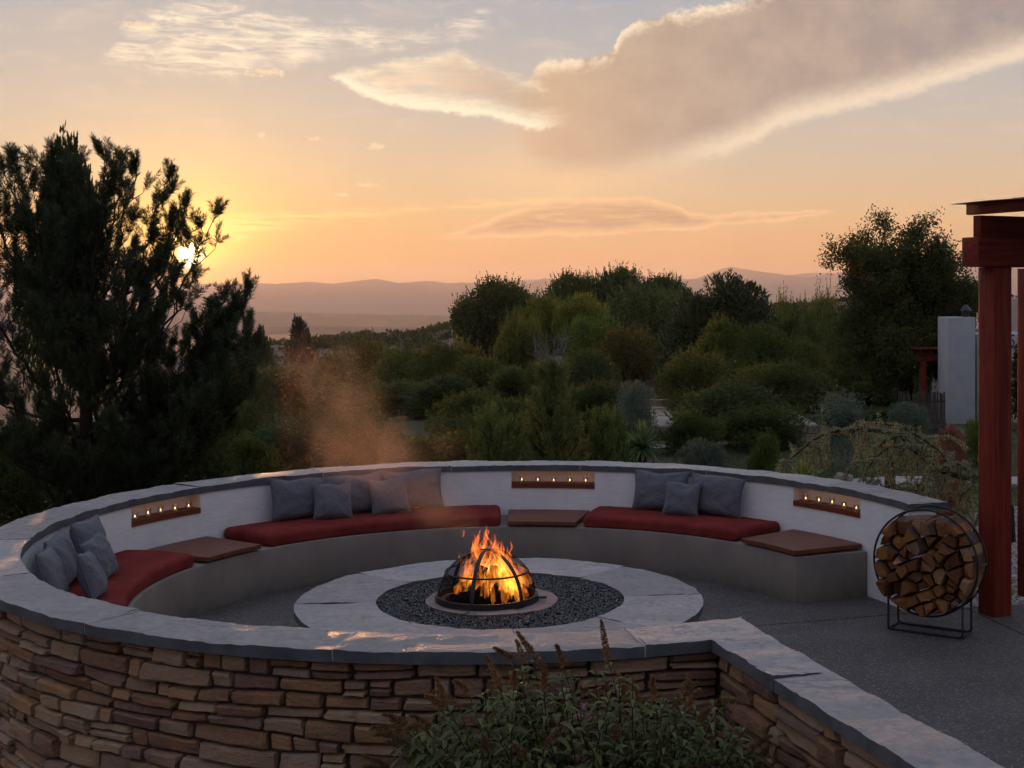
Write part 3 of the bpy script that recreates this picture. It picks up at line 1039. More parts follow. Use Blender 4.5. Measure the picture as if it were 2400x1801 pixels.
def veneer(surf, s_a, s_b, ztop, zmin, seed, par, tilt=0.0, hs=(.068, .140)):
    rnd = random.Random(seed)
    z = ztop; row = 0
    bz = lambda s, i, z_: z_ + 0.045 * mnoise.noise((s * 1.1, i * 1.7, seed)) * (0 if i == 0 else 1) + tilt * (s - s_a)
    while z > min(zmin(s_a), zmin(s_b), zmin((s_a + s_b) / 2)):
        h = rnd.uniform(*hs)
        s = s_a - rnd.uniform(0, .2)
        while s < s_b:
            L = rnd.choice([rnd.uniform(.10, .2), rnd.uniform(.18, .34), rnd.uniform(.24, .42), rnd.uniform(.36, .56)])
            e = min(s + L, s_b)
            if s_b - e < .09: e = s_b
            st = max(s, s_a)
            if e - st > .05 and z - h * .5 > zmin((st + e) / 2):
                g_ = .006
                t0, t1 = bz(st, row, z) - g_, bz(e, row, z) - g_
                b0, b1 = bz(st, row + 1, z - h) + g_, bz(e, row + 1, z - h) + g_
                pr = rnd.uniform(.028, .072)
                if h > .10 and rnd.random() < .40:
                    k = rnd.uniform(.38, .62)
                    m0, m1 = b0 + (t0 - b0) * k, b1 + (t1 - b1) * (k + rnd.uniform(-.08, .08))
                    parts_ = [(b0, m0 - .004, b1, m1 - .004, pr), (m0 + .004, t0, m1 + .004, t1, rnd.uniform(.028, .072))]
                else:
                    parts_ = [(b0, t0, b1, t1, pr)]
                for (q0, q1, q2, q3, p_) in parts_:
                    link('stone', stone_mesh(surf, st + .004, e - .004, q0, q1, q2, q3, p_, rnd), M['ledgestone'], par)
            s = e + (.004 if e < s_b else 1)
        z -= h; row += 1


def surf_arc(s, z, o):
    a = s / 4.36; r = 4.36 + o
    return (CX + r * math.cos(a), CY + r * math.sin(a), z)


def surf_str(s, z, o):
    p = SL0 + SD * s + LN * o
    return (p.x, p.y, z)


veneer(surf_arc, R(214) * 4.36, R(291.3) * 4.36, ZCB - .006, lambda s: np.interp(math.degrees(s / 4.36), [214, 232, 250, 292], [-.20, -.12, .16, .28]), 5, wall)
veneer(surf_arc, R(14.7) * 4.36, R(24) * 4.36, ZCB - .006, lambda s: 0.25, 9, wall)
veneer(surf_str, 0.03, 3.0, ZCB - .006, lambda s: np.interp(s, [0, 1.2, 3.0], [.12, .3, .62]), 21, wall, 0.0, (.082, .145))

# niche shelves
for a, b in NICHE:
    m = MB()
    aa = np.linspace(a + .05, b - .05, 12)
    rows = [(RW - .012, ZS0 + .002), (RW - .012, ZS1), (RW + .168, ZS1), (RW + .168, ZS0 + .002)]
    base = len(m.v)
    for t_ in aa:
        for r_, z_ in rows: m.v.append(tuple(pol(t_, r_, z_)))
    for i in range(len(aa) - 1):
        for k in range(4): m.f.append((i * 4 + k, i * 4 + (k + 1) % 4, i * 4 + 4 + (k + 1) % 4, i * 4 + 4 + k))
    m.f += [(0, 1, 2, 3), tuple(len(m.v) - 1 - k for k in range(4))]
    link('niche_shelf', m.mesh('niche_shelf', True, 30), M['shelf_wood'], wall)

# ================================================================== bench, cushions, table boards
bp = [pol(a, RB) for a in np.linspace(26.5, 242, 110)] + [pol(a, RW - .003) for a in np.linspace(242, 25.4, 110)]
bench = link('curved_bench', prism([p.to_2d() for p in bp], -.02, 0.468).mesh('curved_bench', True, 40, 0.012, 2), M['bench_stucco'],
             label='curved taupe stucco bench built along the round wall', cat='bench')


def cushion_mesh(a, b):
    """cushion with a fine top so that it can bulge and crease"""
    nr, n = 14, 90
    V = []; F = []
    r0, r1 = 3.245, RW - .012
    z0, z1 = 0.470, 0.592
    rows = 9
    prof = []
    # closed section: bottom flat, rounded sides, domed top
    bev = 0.045
    K = 10
    for k in range(K + 1): prof.append((r0 + bev * (1 - math.sin(R(90 - 90 * k / K))) if 0 else r0 + bev - bev * math.cos(R(90 * k / K)), z1 - bev + bev * math.sin(R(90 * k / K)), 1))
    for k in range(1, nr): prof.append((r0 + bev + (r1 - r0 - 2 * bev) * k / nr, z1, 1))
    for k in range(K + 1): prof.append((r1 - bev + bev * math.sin(R(90 * k / K)), z1 - bev + bev * math.cos(R(90 * k / K)), 1))
    for k in range(K // 2 + 1): prof.append((r1 - bev * .5 + bev * .5 * math.cos(R(180 * k / K)), z0 + bev * .5 - bev * .5 * math.sin(R(180 * k / K)), 0))
    for k in range(K // 2 + 1): prof.append((r0 + bev * .5 - bev * .5 * math.sin(R(180 * k / K)), z0 + bev * .5 - bev * .5 * math.cos(R(180 * k / K)), 0))
    rc, zc = (r0 + r1) / 2, (z0 + z1) / 2
    arc = R(b - a) * rc
    eb = 0.06 / arc
    us = [eb * (1 - math.cos(R(15 * k))) for k in range(6)] + list(np.linspace(eb, 1 - eb, n)) + [1 - eb * (1 - math.cos(R(15 * k))) for k in range(5, -1, -1)]
    ss = [math.sin(R(15 * k)) for k in range(6)] + [1] * n + [math.sin(R(15 * k)) for k in range(5, -1, -1)]
    N = len(prof)
    for u, s in zip(us, ss):
        ang = a + (b - a) * u
        for (r_, z_, tp) in prof:
            w = (r_ - r0) / (r1 - r0)
            ins = 0.05 * (1 - s)
            rr = rc + (r_ - rc) * (1 - ins / .4); zz = zc + (z_ - zc) * (1 - ins / .062 * .95)
            if tp:
                zz += (0.018 * math.sin(math.pi * w) ** .6 + 0.004 * mnoise.noise((ang * .35, w * 1.2, a)) + 0.0022 * mnoise.noise((ang * 1.6, w * 2.5, a)) - .006 * max(0, mnoise.noise((ang * .9, w * .8, a + 9)) - .15) + .003 * math.sin(ang * 5 + 3 * mnoise.noise((ang * .2, w, 3))) * max(0, mnoise.noise((ang * .12, w, 8)) + .1)) * s
            else:
                zz = max(zz, z0)
            p = pol(ang + 0.10 * mnoise.noise((ang * .7, w * 3, 5)), rr + 0.004 * mnoise.noise((ang * .8, z_ * 20, 2)))
            V.append((p.x, p.y, zz))
    for i in range(len(us) - 1):
        for k in range(N): F.append((i * N + k, i * N + (k + 1) % N, (i + 1) * N + (k + 1) % N, (i + 1) * N + k))
    m = MB(); m.v = V; m.f = F
    m.f.append(tuple(range(N))); m.f.append(tuple(len(V) - 1 - k for k in range(N)))
    return m.mesh('seat_cushion', True, 70)


for a, b, lab in ((43.9, 78.0, 'red seat cushion on the bench between the far and right-hand table boards'),
                  (94.6, 143.3, 'long red seat cushion on the bench behind the smoke, with five grey pillows'),
                  (162.5, 232.0, 'red seat cushion at the left end of the bench, half hidden by the wall cap')):
    link('seat_cushion', cushion_mesh(a, b), M['red_canvas'], label=lab, cat='cushion', group='red bench cushions')

for a, b, lab in ((26.4, 41.5, 'reddish wooden table board on the right end of the bench'),
                  (79.2, 93.2, 'reddish wooden table board on the bench behind the fire'),
                  (146.2, 160.2, 'reddish wooden table board on the bench below the left candle niche')):
    m = MB()
    aa = np.linspace(a, b, 10)
    for t_ in aa:
        for r_, z_ in ((3.19, .489), (3.19, .536), (RW - .02, .536), (RW - .02, .489)): m.v.append(tuple(pol(t_, r_, z_)))
    for i in range(len(aa) - 1):
        for k in range(4): m.f.append((i * 4 + k, i * 4 + (k + 1) % 4, i * 4 + 4 + (k + 1) % 4, i * 4 + 4 + k))
    m.f += [(0, 1, 2, 3), tuple(len(m.v) - 1 - k for k in range(4))]
    tb = empty('table_board', pol((a + b) / 2, 3.6, .468), lab, 'table', 'wooden table boards on the bench')
    me = m.mesh('board', True, 30, 0.004, 1)
    link('board', me, M['stained_wood'], tb)
    for t_ in (a + 2.2, b - 2.2):
        cl = MB()
        cl.box(pol(t_, 3.63, .4785), (.72, .06, .0205), Matrix.Rotation(R(t_), 3, 'Z'))
        link('batten', cl.mesh('batten'), M['stained_wood'], tb)


def pillow_mesh(w, h, t_, seed):
    n = 30
    V = []; F = []
    for side in (1, -1):
        for i in range(n + 1):
            for j in range(n + 1):
                u, v = i / n * 2 - 1, j / n * 2 - 1
                pin = 1 - 0.085 * (1 - abs(v) ** 2.2) * abs(u) ** 3
                pin2 = 1 - 0.085 * (1 - abs(u) ** 2.2) * abs(v) ** 3
                x = u * w / 2 * pin; z = v * h / 2 * pin2
                d = (max(0, 1 - abs(u) ** 2.6) * max(0, 1 - abs(v) ** 2.6)) ** 0.55
                wr = (0.022 * mnoise.fractal((x * 5 + seed, z * 5, seed), 1.0, 2.0, 4) + .010 * abs(mnoise.noise((x * 16 + z * 7 + seed, z * 9, seed)))) * d
                # soft radial creases from the corners
                cr = 0.010 * math.sin(9 * math.atan2(abs(v) - 1.05, abs(u) - 1.05) + seed) * d * (abs(u) * abs(v)) ** .5
                sag = 0.10 * t_ * (-v) * d
                y = -side * (d * t_ / 2 + wr + cr + sag)
                V.append((x, y, z + 0.012 * mnoise.noise((u * 1.6 + seed, v * 1.3, 2.2)) * (1 + v)))
    W = n + 1
    for s in (0, 1):
        o = s * W * W
        for i in range(n):
            for j in range(n):
                f = (o + i * W + j, o + (i + 1) * W + j, o + (i + 1) * W + j + 1, o + i * W + j + 1)
                F.append(f if s == 0 else f[::-1])
    me = bpy.data.meshes.new('pillow'); me.from_pydata(V, [], F)
    bm = bmesh.new(); bm.from_mesh(me); bmesh.ops.remove_doubles(bm, verts=bm.verts, dist=.0006); bmesh.ops.recalc_face_normals(bm, faces=bm.faces); bm.to_mesh(me); bm.free()
    me.polygons.foreach_set('use_smooth', np.ones(len(me.polygons), bool))
    # piping round the seam
    m = MB(); pts = []
    for k in range(4 * n):
        s, q_ = divmod(k, n); e = q_ / n * 2 - 1
        u, v = ((e, -1), (1, e), (-e, 1), (-1, -e))[s]
        pin = 1 - 0.085 * (1 - abs(v) ** 2.2) * abs(u) ** 3; pin2 = 1 - 0.085 * (1 - abs(u) ** 2.2) * abs(v) ** 3
        pts.append((u * w / 2 * pin, 0, v * h / 2 * pin2 + 0.012 * mnoise.noise((u * 1.6 + seed, v * 1.3, 2.2)) * (1 + v)))
    m.tube(pts + [pts[0]], 0.0055, 5, False)
    return me, m.mesh('piping', True, None)


def pillow(ang, r, w, h, t_, lean, twist, roll, lab, seed, zb=0.606):
    """pillow standing on the cushion at angle ang, facing the fire"""
    e = empty('pillow', (0, 0, 0), lab, 'pillow', 'grey linen pillows')
    me, pp = pillow_mesh(w, h, t_, seed)
    rot = Matrix.Rotation(R(ang - 90 + twist), 4, 'Z') @ Matrix.Rotation(R(-lean), 4, 'X') @ Matrix.Rotation(R(roll), 4, 'Y')
    base = pol(ang, r, zb)
    e.location = base
    c = link('cover', me, M['grey_linen'], e, False)
    c.matrix_local = rot @ Matrix.Translation((0, 0, h / 2))
    link('piping', pp, M['grey_linen'], c, False)
    return e


# right group, then far group, then left group (angles from the terrace centre)
PL = [
    (65.9, 3.86, .70, .46, .19, 14, 0, -1, 'large grey pillow at the left of the three on the right-hand cushion', 1),
    (55.6, 3.85, .72, .47, .19, 13, 0, 2, 'large grey pillow at the right of the three on the right-hand cushion', 2),
    (60.5, 3.64, .44, .39, .15, 20, 3, 0, 'small grey pillow in front of two large ones on the right-hand cushion', 3),
    (130.4, 3.85, .72, .47, .19, 13, 0, 2, 'large grey pillow at the left of the long far cushion', 4),
    (120.3, 3.86, .74, .46, .19, 13, 0, 0, 'large grey pillow in the middle of the long far cushion', 5),
    (110.0, 3.86, .74, .47, .19, 13, 0, -1, 'large grey pillow at the right of the long far cushion', 6),
    (126.0, 3.62, .46, .41, .15, 20, -6, 5, 'small grey pillow tilted between the left and middle large ones on the far cushion', 7),
    (114.8, 3.64, .46, .41, .15, 20, 0, -3, 'small grey pillow in the smoke, leaning on the middle and right large ones', 8),
    (176.5, 3.82, .68, .46, .20, 13, 4, 2, 'large grey pillow against the wall, rightmost of the left-hand pillows', 9),
    (188.0, 3.80, .66, .46, .20, 14, 0, -2, 'large grey pillow in the middle behind two small ones on the left cushion', 10),
    (199.5, 3.78, .68, .47, .20, 14, -5, 4, 'large grey pillow at the far left, cut off by the wall cap', 11),
    (184.0, 3.52, .45, .41, .16, 20, -10, -9, 'small grey pillow standing on its point, second from the right on the left cushion', 12),
    (197.0, 3.46, .45, .41, .16, 20, -6, 6, 'small grey pillow nearest the camera on the left cushion', 13),
]
for p_ in PL: pillow(*p_)

# ================================================================== candles in the niches
cp = empty('candle_glass')
m = MB(); m.lathe([(0.0, 0.0), (.029, 0.0), (.032, .012), (.031, .05), (.034, .078), (.032, .078), (.029, .05), (.029, .012), (.0, .009)], n=20)
link('cup', m.mesh('cup', True, 60), M['cup_glass'], cp, False)
m = MB(); m.lathe([(0.0, .011), (.026, .011), (.026, .026), (.0, .027)], n=16)
wx = link('wax', m.mesh('wax', True, 40), M['wax'], cp, False)
m = MB(); m.lathe([(0.0, .028), (.0036, .031), (.0052, .037), (.0034, .045), (.0, .054)], n=10)
link('flame', m.mesh('flame', True, None), M['candle_flame'], wx, False)
lt = bpy.data.lights.new('candle_light', 'POINT'); lt.energy = 0.034; lt.color = (1.0, 0.40, 0.12); lt.shadow_soft_size = 0.012
lo = bpy.data.objects.new('candle_light', lt); lo.location = (0, 0, .072); lo.parent = cp; col.objects.link(lo)
ORD = ['leftmost', 'second', 'middle', 'fourth', 'rightmost']
first = True
for (a, b), nm in zip(NICHE, ('left', 'far', 'right-hand')):
    for k in range(5):
        ang = b - (b - a) * (0.12 + 0.19 * k) if nm != 'left' else b - (b - a) * (0.12 + 0.19 * k)
        c = cp if first else copy_tree(cp)
        first = False
        c.location = pol(ang, RW + .055 + random.uniform(-.012, .012), ZS1 + .0005)
        c.rotation_euler.z = random.uniform(0, 6); c.scale.z = random.uniform(.86, 1.12)
        pos = ORD[k] if k in (0, 2, 4) else ORD[k] + ' from left'
        props(c, f'lit tea light in clear glass, {pos} of five in the {nm} niche', 'candle', 'tea lights in the wall niches')

# ================================================================== fire pit
FX, FY = -0.903, 12.30
ZR, ZG = 0.383, 0.345
pit = empty('fire_pit', (FX, FY, 0), 'round raised fire pit ringed with wide grey flagstone slabs', 'fire pit')
m = MB(); m.lathe([(1.80, -.02), (1.80, ZR - .062), (1.16, ZR - .062), (1.16, .20), (0.0, .20)], (FX, FY, 0), 96)
link('base', m.mesh('pit_base', True, 30), M['bench_stucco'], pit)
fpol = lambda a, r: Vector((FX + r * math.cos(R(a)), FY + r * math.sin(R(a))))
JR = [5, 51, 98, 144, 188, 236, 279, 321, 365]
for k, (a, b) in enumerate(zip(JR, JR[1:])):
    aa = np.linspace(a + .12, b - .12, 30)
    loft_slab([fpol(t_, 1.841) for t_ in aa], [fpol(t_, 1.125) for t_ in aa], 14, 100 + 7.3 * k, ZR + random.uniform(-.002, .002), 0.062, 0.003, pit, 'ring_slab')
BX = -0.985
for k, (a, b) in enumerate(((-62, 8), (8, 92), (92, 176), (176, 252), (252, 298))):
    bpl = lambda a_, r_: Vector((BX + r_ * math.cos(R(a_)), FY + r_ * math.sin(R(a_))))
    aa = np.linspace(a + .4, b - .4, 16)
    loft_slab([bpl(t_, .60) for t_ in aa], [bpl(t_, .43) for t_ in aa], 5, 200 + 3 * k, 0.372, 0.06, 0.003, pit, 'burner_stone', 'burner_stone')
m = MB(); m.lathe([(.43, .372), (.43, .30), (0.0, .30)], (BX, FY, 0), 40)
link('pan', m.mesh('pan', True, 30), M['char'], pit)

# black lava gravel
n = 15000
rr = np.sqrt(rng.uniform(.40 ** 2, 1.17 ** 2, n)); aa = rng.uniform(0, 2 * np.pi, n)
P = np.stack([FX + rr * np.cos(aa), FY + rr * np.sin(aa), ZG - .012 + rng.uniform(0, .022, n)], 1)
P = P[np.hypot(P[:, 0] + .985, P[:, 1] - FY) > .585]; n = len(P)
oct_ = np.array([(1, 0, 0), (-1, 0, 0), (0, 1, 0), (0, -1, 0), (0, 0, 1), (0, 0, -1)], float)
of = np.array([(0, 2, 4), (2, 1, 4), (1, 3, 4), (3, 0, 4), (2, 0, 5), (1, 2, 5), (3, 1, 5), (0, 3, 5)])
sz = rng.uniform(.008, .019, (n, 1, 1)) * rng.uniform(.6, 1.2, (n, 1, 3))
J = oct_[None] * sz + rng.normal(0, .003, (n, 6, 3))
th = rng.uniform(0, 6.28, n); c_, s_ = np.cos(th), np.sin(th)
ph = rng.uniform(0, 6.28, n); c2_, s2_ = np.cos(ph), np.sin(ph)
x, y, z = J[..., 0], J[..., 1], J[..., 2]
y, z = y * c2_[:, None] - z * s2_[:, None], y * s2_[:, None] + z * c2_[:, None]
x, y = x * c_[:, None] - y * s_[:, None], x * s_[:, None] + y * c_[:, None]
V = (np.stack([x, y, z], 2) + P[:, None]).reshape(-1, 3)
F = (of[None] + (np.arange(n) * 6)[:, None, None]).reshape(-1, 3)
link('lava_gravel', me_np('lava_gravel', V, F), M['lava_glass'], label='black lava gravel filling the fire pit around the burner', cat='gravel', kind='stuff')
m = MB(); m.lathe([(1.165, ZG - .012), (.45, ZG - .012)], (FX, FY, 0), 64)
link('gravel_bed', m.mesh('gravel_bed'), M['char'], pit)

# spark screen
DX, DY, DR, DZ = -1.03, 12.28, 0.446, 0.378
scr = empty('spark_screen', (DX, DY, DZ), 'black iron dome spark screen over the fire', 'fire screen')
m = MB()
for k in range(24):
    pass
m.lathe([(DR * math.cos(R(e)), DR * math.sin(R(e))) for e in np.linspace(2, 88, 18)], (DX, DY, DZ), 40)
link('mesh_dome', m.mesh('mesh_dome', True, None), M['spark_screen'], scr)
for k in range(6):
    a = 18 + 60 * k
    m = MB()
    pts = [(DX + (DR + .006) * math.cos(R(e)) * math.cos(R(a)), DY + (DR + .006) * math.cos(R(e)) * math.sin(R(a)), DZ + (DR + .006) * math.sin(R(e))) for e in np.linspace(0, 87, 16)]
    rdir = Vector((math.cos(R(a)), math.sin(R(a)), 0)); tdir = Vector((-rdir.y, rdir.x, 0))
    w = .019
    vs = []
    for p in pts:
        p = Vector(p); nrm = (p - Vector((DX, DY, DZ))).normalized()
        ww = w
        vs += [p - tdir * ww - nrm * .003, p + tdir * ww - nrm * .003, p + tdir * ww + nrm * .004, p - tdir * ww + nrm * .004]
    fs = []
    for i in range(len(pts) - 1):
        for q_ in range(4): fs.append((i * 4 + q_, i * 4 + (q_ + 1) % 4, i * 4 + 4 + (q_ + 1) % 4, i * 4 + 4 + q_))
    fs += [(0, 1, 2, 3), tuple(len(vs) - 1 - q_ for q_ in range(4))]
    m.add(vs, fs)
    link('rib', m.mesh('rib', True, 40), M['black_iron'], scr)
ring_pts = lambda r, z, n=48: [(DX + r * math.cos(2 * math.pi * k / n), DY + r * math.sin(2 * math.pi * k / n), z) for k in range(n + 1)]
m = MB(); e = 34
m.tube(ring_pts((DR + .007) * math.cos(R(e)), DZ + (DR + .007) * math.sin(R(e))), .009, 6, False)
link('hoop', m.mesh('hoop', True, None), M['black_iron'], scr)
m = MB(); m.lathe([(DR - .012, -.004), (DR + .020, -.004), (DR + .020, .046), (DR + .008, .048), (DR - .012, .046)], (DX, DY, DZ), 56, True)
link('base_band', m.mesh('base_band', True, 40), M['black_iron'], scr)
m = MB(); m.lathe([(0.0, DR + .016), (.05, DR + .013), (.055, DR + .004), (0, DR + .002)], (DX, DY, DZ), 16)
link('cap_plate', m.mesh('cap_plate', True, 40), M['black_iron'], scr)
m = MB(); m.tube([(DX + .42, DY - .05, DZ + .02), (DX + .545, DY - .02, DZ + .016)], .012, 6)
link('handle', m.mesh('handle', True, 40), M['black_iron'], scr)

# burning logs
LG = [((-.24, -.10, .07), (.20, -.14, .10), .065), ((-.18, .14, .07), (.24, .02, .09), .07), ((-.05, -.20, .14), (.02, .22, .17), .055), ((-.22, -.02, .16), (.14, .10, .22), .06), ((.10, -.16, .16), (.16, .15, .24), .05), ((-.12, -.08, .10), (-.02, .0, .36), .05), ((.12, .08, .08), (.06, .0, .34), .048)]
wl = ['at the front of the fire', 'at the back of the fire', 'lying across the middle of the fire', 'on the left of the burning stack', 'on the right of the burning stack', 'standing on end left of centre in the fire', 'standing on end right of centre in the fire']
for k, (a, b, r_) in enumerate(LG):
    m = MB(); a = Vector(a); b = Vector(b)
    m.tube([a.lerp(b, t_) + Vector((random.uniform(-.01, .01),) * 3) for t_ in np.linspace(0, 1, 6)], [r_ * random.uniform(.85, 1.1) for _ in range(6)], 9)
    o = link('burning_log', m.mesh('burning_log', True, 50), M['char'], label='charred log ' + wl[k], cat='log', group='charred logs in the fire')
    o.location = (DX, DY, DZ - .055)

# flames: closed tongues that add their light up
fr = random.Random(4)
fire = empty('flames', (DX, DY, DZ), 'orange and yellow flames licking up through the dome', 'fire', kind='stuff')


def tongue(m, base, h, w, lean, tw, seed):
    n, K = 16, 9
    b0 = len(m.v)
    x, y, z = base
    for i in range(n + 1):
        t_ = i / n
        wv_ = (math.sin(t_ * 5.2 + seed) * .10 + math.sin(t_ * 11 + seed * 2.3) * .045) * h * t_
        wy = (math.sin(t_ * 4.4 + seed * 1.7) * .09) * h * t_
        cx_, cy_, cz_ = x + lean[0] * t_ ** 1.4 + wv_, y + lean[1] * t_ ** 1.4 + wy, z + h * t_
        r_ = w * (math.sin(math.pi * min(1, (t_ * .86 + .14)) ** .75) ** 1.1 * (1 - t_ * .35) + .0005) * (1 + .35 * math.sin(t_ * 9 + seed * 3))
        r_ = max(r_, .0004)
        a0 = tw * t_ + seed
        for k in range(K):
            a_ = 2 * math.pi * k / K
            dx, dy = math.cos(a_) * r_, math.sin(a_) * r_ * .38
            m.v.append((cx_ + dx * math.cos(a0) - dy * math.sin(a0), cy_ + dx * math.sin(a0) + dy * math.cos(a0), cz_ + .25 * r_ * math.cos(3 * a_ + seed)))
    for i in range(n):
        for k in range(K):
            m.f.append((b0 + i * K + k, b0 + i * K + (k + 1) % K, b0 + (i + 1) * K + (k + 1) % K, b0 + (i + 1) * K + k))


fl_ = bpy.data.lights.new('fire_light', 'POINT'); fl_.energy = 7.0; fl_.color = (1.0, 0.36, 0.09); fl_.shadow_soft_size = 0.16
flo = bpy.data.objects.new('fire_light', fl_); flo.parent = fire; flo.location = (.04, 0, .30); col.objects.link(flo)
fo, fc = MB(), MB()
for k in range(92):
    a_ = fr.uniform(0, 6.28); r_ = .35 * fr.random() ** .55
    bx, by = .055 + r_ * math.cos(a_), r_ * math.sin(a_) * .9
    hmax = .50 * (1 - (abs(bx - .04) / .46) ** 2.2) + .06
    z0 = fr.uniform(-.01, .15)
    h = max(.10, hmax * fr.uniform(.5, 1.0) - z0 * .3)
    tongue(fo, (DX + bx, DY + by, DZ + z0), h, fr.uniform(.022, .055), (-bx * .45 + fr.uniform(-.05, .03), -by * .5), fr.uniform(-3, 3), fr.uniform(0, 40))
    if k % 2 == 0:
        tongue(fc, (DX + bx * .8 + .02, DY + by * .8, DZ + z0), h * .72, fr.uniform(.016, .036), (-bx * .4, -by * .4), fr.uniform(-3, 3), fr.uniform(0, 40))
for (bx, z0, h, w, lx) in ((-.09, .36, .24, .040, -.04), (-.06, .37, .18, .045, -.07), (-.03, .42, .20, .026, .02), (.05, .38, .16, .036, .02), (.10, .36, .17, .030, .05), (.0, .34, .18, .045, -.05), (-.08, .50, .15, .020, .02), (.20, .36, .17, .015, .03), (-.24, .30, .12, .012, -.01), (.0, .58, .12, .020, .01), (-.22, .56, .07, .010, .01)):
    tongue(fo, (DX + bx, DY - .02 + fr.uniform(-.06, .06), DZ + z0), h, w, (lx, fr.uniform(-.03, .03)), fr.uniform(-4, 4), fr.uniform(0, 40))
    tongue(fo, (DX + bx + fr.uniform(-.02, .02), DY - .02 + fr.uniform(-.06, .06), DZ + z0), h * .85, w * .7, (lx, fr.uniform(-.03, .03)), fr.uniform(-4, 4), fr.uniform(0, 40))
    if h > .18: tongue(fc, (DX + bx, DY - .02, DZ + z0 - .03), h * .7, w * .5, (lx * .7, 0), fr.uniform(-4, 4), fr.uniform(0, 40))
for nm_, mb_, mt_ in (('outer_flame', fo, 'flame_outer'), ('inner_flame', fc, 'flame_core')):
    link(nm_, mb_.mesh(nm_, True, None), M[mt_], fire)

# ================================================================== firewood rack
RU, RN = Vector((0.848, -0.53, 0)), Vector((-0.53, -0.848, 0))
RC = Vector((3.005, 12.474, 0))
HR, HZ, DEP = 0.492, 0.662, 0.27
rl = lambda u, d, z: RC + RU * u - RN * d + Vector((0, 0, z))
rack = empty('log_rack', rl(0, DEP / 2, 0), 'black round hoop rack full of split firewood beside the red post', 'log rack')
for d in (0.0, DEP):
    m = MB()
    m.tube([rl(HR * math.cos(2 * math.pi * k / 56), d, HZ + HR * math.sin(2 * math.pi * k / 56)) for k in range(57)], 0.0105, 8, False)
    link('hoop', m.mesh('hoop', True, None), M['black_iron'], rack)
    m = MB()
    zt = HZ - math.sqrt(HR ** 2 - .352 ** 2)
    pts = [rl(-.352, d, zt), rl(-.352, d, .05)] + [rl(-.352 + .04 * (1 - math.cos(R(t_))), d, .012 + .04 * (1 - math.sin(R(t_)))) for t_ in (22, 45, 68, 90)]
    pts += [rl(.352 - .04 * (1 - math.cos(R(t_))), d, .012 + .04 * (1 - math.sin(R(t_)))) for t_ in (90, 68, 45, 22)] + [rl(.352, d, .05), rl(.352, d, zt)]
    m.tube(pts, 0.0115, 8)
    link('foot', m.mesh('foot', True, None), M['black_iron'], rack)
for a in (180, 215, 250, 290, 325, 0):
    m = MB(); u, z = HR * math.cos(R(a)), HZ + HR * math.sin(R(a))
    m.tube([rl(u, 0, z), rl(u, DEP, z)], .010, 7)
    link('cross_bar', m.mesh('cross_bar', True, None), M['black_iron'], rack)
for s in (-.352, .352):
    m = MB(); m.tube([rl(s, 0, .012), rl(s, DEP, .012)], .010, 7)
    link('cross_bar', m.mesh('cross_bar', True, None), M['black_iron'], rack)

lr = random.Random(12)
pts = []
while len(pts) < 54:
    best = None
    for _ in range(9):
        a, r_ = lr.uniform(0, 6.283), .47 * math.sqrt(lr.random())
        c = Vector((r_ * math.cos(a), r_ * math.sin(a)))
        if c.y > .36 + .03 * math.cos(c.x * 5): continue
        d = min([(c - q_).length for q_ in pts] + [9])
        if best is None or d > best[0]: best = (d, c)
    if best: pts.append(best[1])
hull = [Vector((.475 * math.cos(t_), .475 * math.sin(t_))) for t_ in np.linspace(0, 2 * math.pi, 29)[:-1]]
hull = clip(hull, Vector((0, .395)), Vector((.08, -1)).normalized())
cells = []
for i, p in enumerate(pts):
    poly = hull
    for j, q_ in enumerate(pts):
        if i != j:
            mid = (p + q_) / 2; n_ = (p - q_).normalized()
            poly = clip(poly, mid + n_ * .0035, n_)
    if len(poly) < 3: continue
    ctr = sum(poly, Vector((0, 0))) / len(poly)
    # drop tiny edges, keep 3-6 corners
    pp = [v for k, v in enumerate(poly) if (v - poly[k - 1]).length > .028]
    if len(pp) < 3: continue
    cells.append((ctr, pp))
cells.sort(key=lambda c: -c[0].y)
rowsz = [7, 8, 8, 9, 8, 7, 9]
names = ['top', 'second', 'third', 'fourth', 'fifth', 'sixth', 'bottom']
ordn = ['first', 'second', 'third', 'fourth', 'fifth', 'sixth', 'seventh', 'eighth', 'ninth', 'tenth']
k = 0
